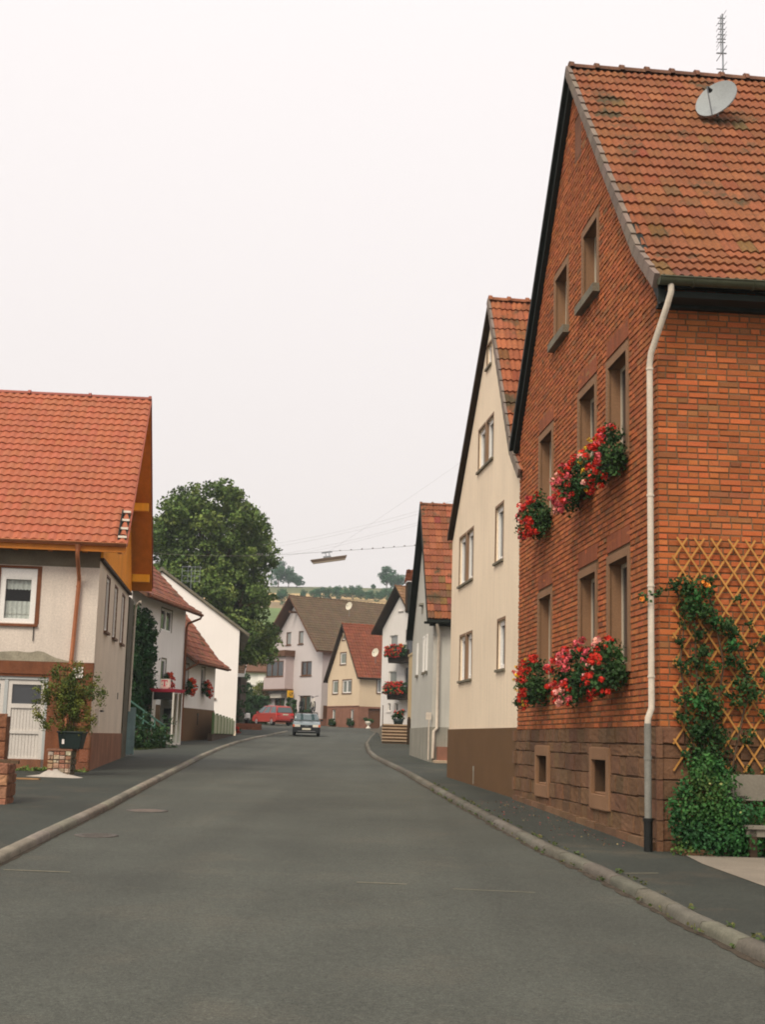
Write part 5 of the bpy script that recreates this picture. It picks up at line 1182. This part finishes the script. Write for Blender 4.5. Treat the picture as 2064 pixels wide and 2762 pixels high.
def inside(x,z):  # crown half-widths by height above the ground
    prof=[(5.0,3.0,4.7),(6.6,3.8,5.0),(8,4.2,3.9),(9.2,4.3,3.8),(10.5,4.6,4.3),(12.7,4.7,4.5),(14.5,4.6,4.4),(16.2,3.9,3.5),(17.3,2.7,2.1),(17.9,1.4,1.1)]
    for (z0,l0,r0),(z1,l1,r1) in zip(prof,prof[1:]):
        if z0<=z<=z1: t=(z-z0)/(z1-z0); return -(l0+(l1-l0)*t)-.2<=x<=(r0+(r1-r0)*t)
    return False
n=0; tries=0
while n<250 and tries<14000:
    tries+=1; x_=random.uniform(-5,5.2); z=random.uniform(5.0,18.0); yy=random.uniform(-4.2,3.2)
    if not inside(x_+(.5 if x_>0 else -.5)*1.0,z) : continue
    if (x_/5.0)**2+(yy/4.3)**2<.10: continue
    if any((x_-a)**2+(yy-b)**2+(z-c_)**2<.66**2 for a,b,c_ in cr): continue
    cr.append((x_,yy,z)); n+=1
    r=random.uniform(.62,1.08); lobe(q,(x_,yy,z),r,int(235*r*r),.27,GR_LIME,.78,.5)
    for _ in range(2):
        v=Vector((random.gauss(0,1),random.gauss(0,1),random.gauss(0,.7))).normalized()*r*1.05; lobe(q,(x_+v.x,yy+v.y,z+v.z),r*.42,34,.25,GR_LIME,.8,.3)
for px_,pz_ in ((5.0,5.6),(5.2,6.5),(5.0,7.3),(4.9,12.8),(-4.5,13.6),(.7,17.9),(-1.1,17.7),(2.1,17.4)): lobe(q,(px_-.5,-.8,pz_),.75,120,.26,GR_LIME,.8,.4)
q.build('crown','leaf',TT)
# ------------------------------------------------------------------ ground, road, pavements
def KL(Y):
    P=[(-30,-3.0),(0,-3.35),(13.84,-3.70),(16.8,-3.87),(21.3,-4.10),(26.4,-4.44),(33.6,-4.89),(43.9,-5.55),(54.4,-6.08),(63.6,-6.44),(75.5,-6.58),(87.8,-6.40),(96,-6.2)]
    for (a,b),(c,d) in zip(P,P[1:]):
        if a<=Y<=c: return b+(d-b)*(Y-a)/(c-a)
    return P[-1][1]
def KR(Y):
    P=[(-30,3.7),(0,2.98),(9.4,2.64),(11,2.48),(12.6,2.38),(14.4,2.25),(16.5,2.02),(20,1.78),(27.5,1.30),(36.7,.77),(43.5,.28),(48.4,-.07),(54.8,-.32),(68.5,-.53),(81.8,-.44),(98.8,-.14),(110,1.0)]
    for (a,b),(c,d) in zip(P,P[1:]):
        if a<=Y<=c: return b+(d-b)*(Y-a)/(c-a)
    return P[-1][1]
Ys=[-30+2*k for k in range(16)]+[1.5*k for k in range(1,56)]+[83]+[85+2.5*k for k in range(30)]
Ys=sorted(set(round(y_,2) for y_ in Ys))
q=MB(); q.grid([[(x_,y_,G(y_)) for x_ in (-60,-30,-12,-8,-4,0,4,8,12,30,45)] for y_ in Ys if y_<=158],0,(1,1,1),True); o=q.build('road','road'); tag(o,kind='structure')
def strip(name,mat,inner,outer,Y0,Y1,dz=.09,n=0):
    q=MB(); ys=[Y0]+[y_ for y_ in Ys if Y0<y_<Y1]+[Y1]
    q.grid([[(inner(y_)+(outer(y_)-inner(y_))*k/6,y_,G(y_)+dz) for k in range(7)] for y_ in ys],0,(1,1,1),True)
    q.grid([[(inner(y_),y_,G(y_)+dz),(inner(y_),y_,G(y_)-.05)] for y_ in ys])
    q.grid([[(inner(ys[-1])+(outer(ys[-1])-inner(ys[-1]))*k/6,ys[-1],G(ys[-1])+d) for k in range(7)] for d in (dz,-.05)])
    o=q.build(name,mat); tag(o,kind='structure'); return o
strip('pavement','walk',lambda Y:KL(Y)-.13,lambda Y:-34,-30,96)
strip('pavement','walk',lambda Y:KR(Y)+.13,lambda Y:30,-30,99)
def kerb(fn,sgn,Y0,Y1,seed,rough):
    random.seed(seed); q=MB(); Y=Y0
    while Y<Y1:
        L_=random.uniform(.75,1.15) if Y<45 else random.uniform(1.4,2.2); Ye=min(Y+L_,Y1); g_=.012 if Y<45 else 0
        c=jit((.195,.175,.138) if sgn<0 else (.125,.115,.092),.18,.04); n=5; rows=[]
        for k in range(n+1):
            y_=Y+g_+(Ye-Y-2*g_)*k/n; x_=fn(y_); zb=G(y_); e=lambda: random.uniform(-rough,rough)
            rows.append([(x_,y_,zb-.06),(x_+e(),y_,zb+.035+e()),(x_+sgn*.008+e(),y_,zb+.064+e()),(x_+sgn*.022,y_,zb+.085+e()),(x_+sgn*.08,y_,zb+.094+e()),(x_+sgn*.130+e(),y_,zb+.093),(x_+sgn*.150,y_,zb+.03)])
        q.grid(rows,0,c,False if rough>.006 else True); q.face(rows[0],0,c); q.face(rows[-1][::-1],0,c); Y=Ye
    o=q.build('kerb','kerb'); tag(o,kind='structure')
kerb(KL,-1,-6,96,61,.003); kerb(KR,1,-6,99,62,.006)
q=MB(); q.face([(3.55,15.75,G(15.75)+.096),(3.53,14.85,G(14.85)+.096),(3.66,13.1,G(13.1)+.096),(3.95,10,G(10)+.096),(9,10,G(10)+.096),(9,15.2,G(15.2)+.096)]); o=q.build('concrete_forecourt','concrete'); tag(o,kind='structure')
def dirt(fn,sgn,Y0,Y1,seed,wmax):
    random.seed(seed); q=MB(); rows=[]; Y=Y0
    while Y<Y1: rows.append([(fn(Y)+sgn*.004,Y,G(Y)+.012),(fn(Y)-sgn*random.uniform(.3,1)*wmax,Y,G(Y)+.004)]); Y+=random.uniform(.06,.2)
    q.grid(rows); o=q.build('gutter_dirt','gutterdirt'); tag(o,kind='structure')
dirt(KL,-1,2,80,5,.05); dirt(KR,1,2,80,6,.08)
random.seed(77); q=MB()
for _ in range(150):
    Y=random.uniform(9,30); x_=KR(Y)-random.uniform(-.02,.05)
    if random.random()<.5: x_=KR(Y)+.15
    for _ in range(random.randint(2,7)): leaf(q,(x_+random.uniform(-.03,.03),Y+random.uniform(-.04,.04),G(Y)+(.095 if x_>KR(Y)+.1 else .02)+random.uniform(0,.03)),(0,-.4,1),.035,jit(random.choice([(.05,.08,.02),(.09,.09,.03)]),.3),.8)
o=q.build('gutter_weeds','leaf'); tag(o,'tiny weeds growing in the joints of the right kerb','weeds',None,'stuff')
q=MB()
for _ in range(230):
    s_=random.uniform(.3,8.8); d_=abs(random.gauss(0,.55))+.15; x_,y_=gpos(s_,d_)
    if x_<KR(y_)+.2: continue
    leaf(q,(x_,y_,G(y_)+.096),(0,0,1),.028,jit(random.choice([(.35,.04,.03),(.45,.12,.10),(.20,.10,.04),(.30,.24,.12)]),.3),.3)
o=q.build('fallen_petals','petal'); tag(o,'fallen petals scattered on the pavement below the brick gable','petals',None,'stuff')
def mark(name,label,pts,wd,mat='chalk',dz=.006,cat='marking'):
    q=MB()
    for a,b in zip(pts,pts[1:]):
        v=Vector((b[0]-a[0],b[1]-a[1],0)).normalized(); p=Vector((-v.y,v.x,0))*wd/2
        q.face([(a[0]-p.x,a[1]-p.y,G(a[1])+dz),(b[0]-p.x,b[1]-p.y,G(b[1])+dz),(b[0]+p.x,b[1]+p.y,G(b[1])+dz),(a[0]+p.x,a[1]+p.y,G(a[1])+dz)])
    o=q.build(name,mat); tag(o,label,cat)
mark('chalk_mark','faint pale chalk line across the left lane of the road, nearest the left kerb',[(-3.55,13.4),(-2.9,13.35)],.03)
mark('chalk_mark','faint yellowish survey line in the middle of the road',[(-.15,13.2),(.33,13.15)],.03)
mark('chalk_mark','longer faint grey line on the road between the middle and the right kerb',[(.75,12.9),(1.5,12.8)],.02)
mark('chalk_mark','short yellowish line on the right pavement beside the kerb',[(2.50,13.75),(2.85,13.85)],.03,dz=.096)
def cover(label,x_,y_,r,mat='manhole'):
    T=thing('manhole_cover',label,'manhole cover',(x_,y_,G(y_)+.002),90); T.rotation_euler=(R(1.1),0,0)
    q=MB(); q.lathe([(r,.0),(r,.008),(r-.06,.009),(r-.065,.004)],(0,0,0),28); q.build('ring','kerbring',T)
    q=MB(); q.lathe([(r-.066,.004),(r-.07,.007),(0,.007)],(0,0,0),28)
    for k in range(-3,4): q.box(-math.sqrt(max(.01,(r-.09)**2-(k*.07)**2)),math.sqrt(max(.01,(r-.09)**2-(k*.07)**2)),k*.07-.012,k*.07+.012,.006,.012)
    q.build('lid',mat,T)
cover('round iron manhole cover in the left lane in front of the garage house',-3.50,21.3,.32)
cover('darker manhole cover close to the left kerb, nearer the viewer than the other',-3.42,17.1,.27,'kerbring')
# terrain with fields behind the village
q=MB()
def TZ(X,Y):
    if Y<=150: z=G(Y)-.25
    elif Y<=450: z=3.2-.2*max(0,1-(Y-150)/20)+.16*(Y-150)
    else: z=51.2-.05*(Y-450)
    if Y>150: z+= (mnoise.noise(Vector((X*.012,Y*.012,0)))*1.6+mnoise.noise(Vector((X*.04,Y*.04,3)))*.4)*min(1,(Y-150)/60)*(1 if Y<440 else .5)
    return z
bands=[(0,0),(259,0),(332,1),(372,2),(414,3),(452,3)]
ty=sorted([-60,-30,0,30,60,90,120,150]+[158+6.0*k for k in range(50)]+[470,500,560,640]); tx=[-260+10*k for k in range(53)]
for a,b in zip(ty,ty[1:]):
    for c,d in zip(tx,tx[1:]):
        ym=(a+b)/2+4*math.sin((c+d)*.02); mi=0
        for y_,k in bands:
            if ym>y_: mi=k
        if mi==1 and c>20: mi=0
        q.face([(c,a,TZ(c,a)),(d,a,TZ(d,a)),(d,b,TZ(d,b)),(c,b,TZ(c,b))],mi,(1,1,1),True)
o=q.build('hillside',['meadow','strip','wheat','crop']); tag(o,kind='structure')
GR_HAZE=[(.036,.115,.048),(.048,.135,.055),(.030,.095,.042)]  # blue-green leaf tones; distance haze is put into the colour
def htree(label,x_,y_,rx,h,seed,name='hill_tree',nl=30,group='trees on the ridge',cols=GR_HAZE):
    T=thing(name,label,'tree' if 'tree' in name else 'bush',(x_,y_,TZ(x_,y_)),90,group); q=MB()
    b=h*.04 if 'tree' in name else 0
    crown(q,(0,0,b+(h-b)*.5),(rx,rx*.9,(h-b)*.5),int(nl*1.5),rx*.36,90,rx*.14,cols,seed,.05); q.build('crown','leaf',T)
    if 'tree' in name: q=MB(); q.tube([(0,0,-.5),(.1,0,h*.6)],[rx*.07,rx*.03],6); q.build('trunk','bark',T)
htree('rounded tree standing alone on the ridge at the right of the gap',2.0,440,3.4,8.0,71)
htree('smaller tree joined to the right side of the lone ridge tree',5.6,441,2.7,5.4,72)
htree('loose tree on the left of the ridge, half behind the lime tree',-33.5,440,3.4,9.5,73)
htree('leaning loose tree at the right end of the left ridge clump',-30.2,441,2.4,7.8,74)
htree('low dark tree at the foot of the left ridge clump',-27.6,442,2.6,4.2,75)
for k,(x_,y_,rx,h) in enumerate([(-26.0,355,2.6,5.2),(-19,398,2.2,3.4),(-16,397,2.4,4.0),(-12.8,396,2.7,4.6),(-9.5,394,2.6,4.4),(-6.3,392,2.6,4.2),(-3.0,390,2.4,4.0),(.2,388,2.6,4.2),(3.4,386,2.6,4.5),(6.6,384,2.8,5.2),(-23,400,1.8,2.6),(-13,425,1.0,1.4),(-2,440,1.2,1.9)]):
    htree(['lone dark bush beside the meadow left of the lilac roof','hedge bush at the left start of the hillside hedgerow','second bush of the hillside hedgerow from its left end','third bush of the hillside hedgerow from its left end','fourth bush of the hillside hedgerow from its left end','fifth bush of the hillside hedgerow from its left end','sixth bush of the hillside hedgerow from its left end','seventh bush of the hillside hedgerow from its left end','eighth bush of the hillside hedgerow from its left end','rightmost tall bush of the hillside hedgerow','small outlying bush left of the hillside hedgerow','tiny bush in the wheat field','tiny bush on the skyline'][k],x_,y_,rx,h,80+k,'hedge_bush',16,'bushes on the hillside')
# ------------------------------------------------------------------ span wires, hanging lamp, overhead cables
def catenary(a,b,sag,n=18):
    return [tuple(a[k]+(b[k]-a[k])*t/n-(sag*4*(t/n)*(1-t/n) if k==2 else 0) for k in range(3)) for t in range(n+1)]
q=MB(); a=(-12.2,56,9.2); l=(-2.15,55,9.15); b=(3.2,57.5,10.05)
q.tube(catenary(a,l,.28),.006,5); q.tube(catenary(l,b,.03),.007,5); q.tube(catenary((-2.15,55,9.15),(3.6,48,12.2),.05),.0022,4)
for k in range(10): t=(k+1)/12; q.tube([(l[0]+(b[0]-l[0])*t-.03,55+2.5*t,l[2]+(b[2]-l[2])*t-.1*0),(l[0]+(b[0]-l[0])*t+.03,55+2.5*t,l[2]+(b[2]-l[2])*t+.005)],.022,5)
for dx in (0,.12,.2): q.tube([(-4.95-dx,55.3,8.99),(-4.90-dx,55.3,8.99)],.028,5)
o=q.build('span_wire','cable'); tag(o,'thin span wire across the street carrying the hanging lamp','wire')
SL=thing('hanging_street_lamp','long flat fluorescent street lamp hanging from the wire over the street','street lamp',(-2.15,55,8.83),84)
q=MB(); q.hexa([(-.70,-.09,-.06),(.70,-.09,-.06),(.70,.09,-.06),(-.70,.09,-.06),(-.76,-.12,.06),(.76,-.12,.06),(.76,.12,.06),(-.76,.12,.06)]); SL.rotation_euler=(0,R(-10),R(6)); q.build('housing','lampbrown',SL,0,.015)
q=MB(); q.hexa([(-.66,-.08,-.12),(.66,-.08,-.12),(.66,.08,-.12),(-.66,.08,-.12),(-.69,-.085,-.061),(.69,-.085,-.061),(.69,.085,-.061),(-.69,.085,-.061)]); q.build('lamp_cover','lampcover',SL,0,.01)
q=MB(); q.box(-.22,.1,-.04,.04,.06,.13); q.tube([(-.1,0,.12),(-.1,0,.32)],.015,5); q.tube([(.05,0,.12),(.05,0,.30)],.015,5); q.box(-.26,.18,-.03,.03,.26,.31); q.build('hanger','steel',SL)
for k,(zl,zr,lab) in enumerate(((13.6,12.6,'uppermost overhead cable right of the lime tree'),(13.35,12.45,'second overhead cable, just under the uppermost one'),(12.65,12.05,'third overhead cable above the hanging lamp'),(12.4,11.95,'lowest overhead cable above the hanging lamp'))):
    q=MB(); q.tube(catenary((-14,110,zl+3.0-.0),(4.4,62,zr+.45+.0),.6),.0032,4); o=q.build('overhead_cable','cable'); tag(o,lab,'cable','overhead cables')
# ------------------------------------------------------------------ thin summer haze
q=MB(); q.box(-300,300,-45,700,-3,95); hz=q.build('haze','dim'); hz.data.materials.clear(); tag(hz,kind='stuff')
hm=bpy.data.materials.new('haze'); hm.use_nodes=True; hn=hm.node_tree.nodes; hn.clear(); ho=hn.new('ShaderNodeOutputMaterial'); hv=hn.new('ShaderNodeVolumePrincipled'); hv.inputs['Color'].default_value=(.84,.95,1.0,1); hv.inputs['Density'].default_value=.00042; hv.inputs['Anisotropy'].default_value=.2
hm.node_tree.links.new(hv.outputs[0],ho.inputs['Volume']); hz.data.materials.append(hm)
for nm in ('rubble_pier','plant_tub','tub_shrub','plastic_sack','wood_offcut','garden_wall','branch','weeds','wooden_bench','garden_bush','climbing_rose','stone_slab','metal_gate_leaf','phone_booth','picket_fence','entrance_steps','front_garden_plants','old_annex','stone_steps','low_brick_wall','parked_motorbike'):
    o=bpy.data.objects.get(nm)
    if o: o.location.z-=.03
TT.scale=(1,1,.962)
# ================================================================== sky, sun, camera
wd=bpy.data.worlds.new('World'); scene.world=wd; wd.use_nodes=True; nt=wd.node_tree; N=nt.nodes; L=nt.links; N.clear()
out=N.new('ShaderNodeOutputWorld'); sky=N.new('ShaderNodeTexSky'); sky.sky_type='NISHITA'; sky.sun_disc=False; SUN_EL,SUN_AZ=R(48),R(206)
sky.sun_elevation=SUN_EL; sky.sun_rotation=SUN_AZ; sky.dust_density=5; sky.air_density=1.5
bg1=N.new('ShaderNodeBackground'); bg1.inputs[1].default_value=.006; L.new(sky.outputs[0],bg1.inputs[0])
tc=N.new('ShaderNodeTexCoord'); sp=N.new('ShaderNodeSeparateXYZ'); L.new(tc.outputs['Generated'],sp.inputs[0])
cr_=N.new('ShaderNodeValToRGB'); L.new(sp.outputs['Z'],cr_.inputs[0])
e=cr_.color_ramp.elements; e[0].position=.0; e[0].color=(.81,.73,.70,1); e[1].position=.55; e[1].color=(.955,.895,.88,1); m_=cr_.color_ramp.elements.new(.25); m_.color=(.87,.80,.778,1)
bg2=N.new('ShaderNodeBackground'); L.new(cr_.outputs[0],bg2.inputs[0]); bg2.inputs[1].default_value=.545
ad=N.new('ShaderNodeAddShader'); L.new(bg1.outputs[0],ad.inputs[0]); L.new(bg2.outputs[0],ad.inputs[1]); L.new(ad.outputs[0],out.inputs[0])
sl=bpy.data.lights.new('Sun','SUN'); sl.energy=1.5; sl.angle=R(25); sl.color=(1,.90,.75); so=bpy.data.objects.new('Sun',sl); COL.objects.link(so)
d=Vector((math.sin(SUN_AZ)*math.cos(SUN_EL),math.cos(SUN_AZ)*math.cos(SUN_EL),math.sin(SUN_EL))); so.rotation_euler=d.to_track_quat('Z','Y').to_euler(); so.location=(0,-20,40)
cam=bpy.data.cameras.new('Camera'); co=bpy.data.objects.new('Camera',cam); COL.objects.link(co); scene.camera=co
P_,RO=.166623,.0279463
F=Vector((0,math.cos(P_),math.sin(P_))); R0=Vector((1,0,0)); U0=R0.cross(F); RR=R0*math.cos(RO)+U0*math.sin(RO); UU=U0*math.cos(RO)-R0*math.sin(RO)
co.matrix_world=Matrix(((RR.x,UU.x,-F.x,0),(RR.y,UU.y,-F.y,0),(RR.z,UU.z,-F.z,1.6),(0,0,0,1)))
cam.sensor_fit='VERTICAL'; cam.sensor_height=36; cam.lens=36*3643.66/2762; cam.clip_end=3000; cam.clip_start=.1
scene.view_settings.view_transform='Standard'; scene.view_settings.look='None'; scene.view_settings.exposure=1.0; scene.view_settings.gamma=1
scene.render.film_transparent=False
scene.cycles.filter_width=1.9
try: scene.cycles.max_bounces=6; scene.cycles.transparent_max_bounces=8
except Exception: pass
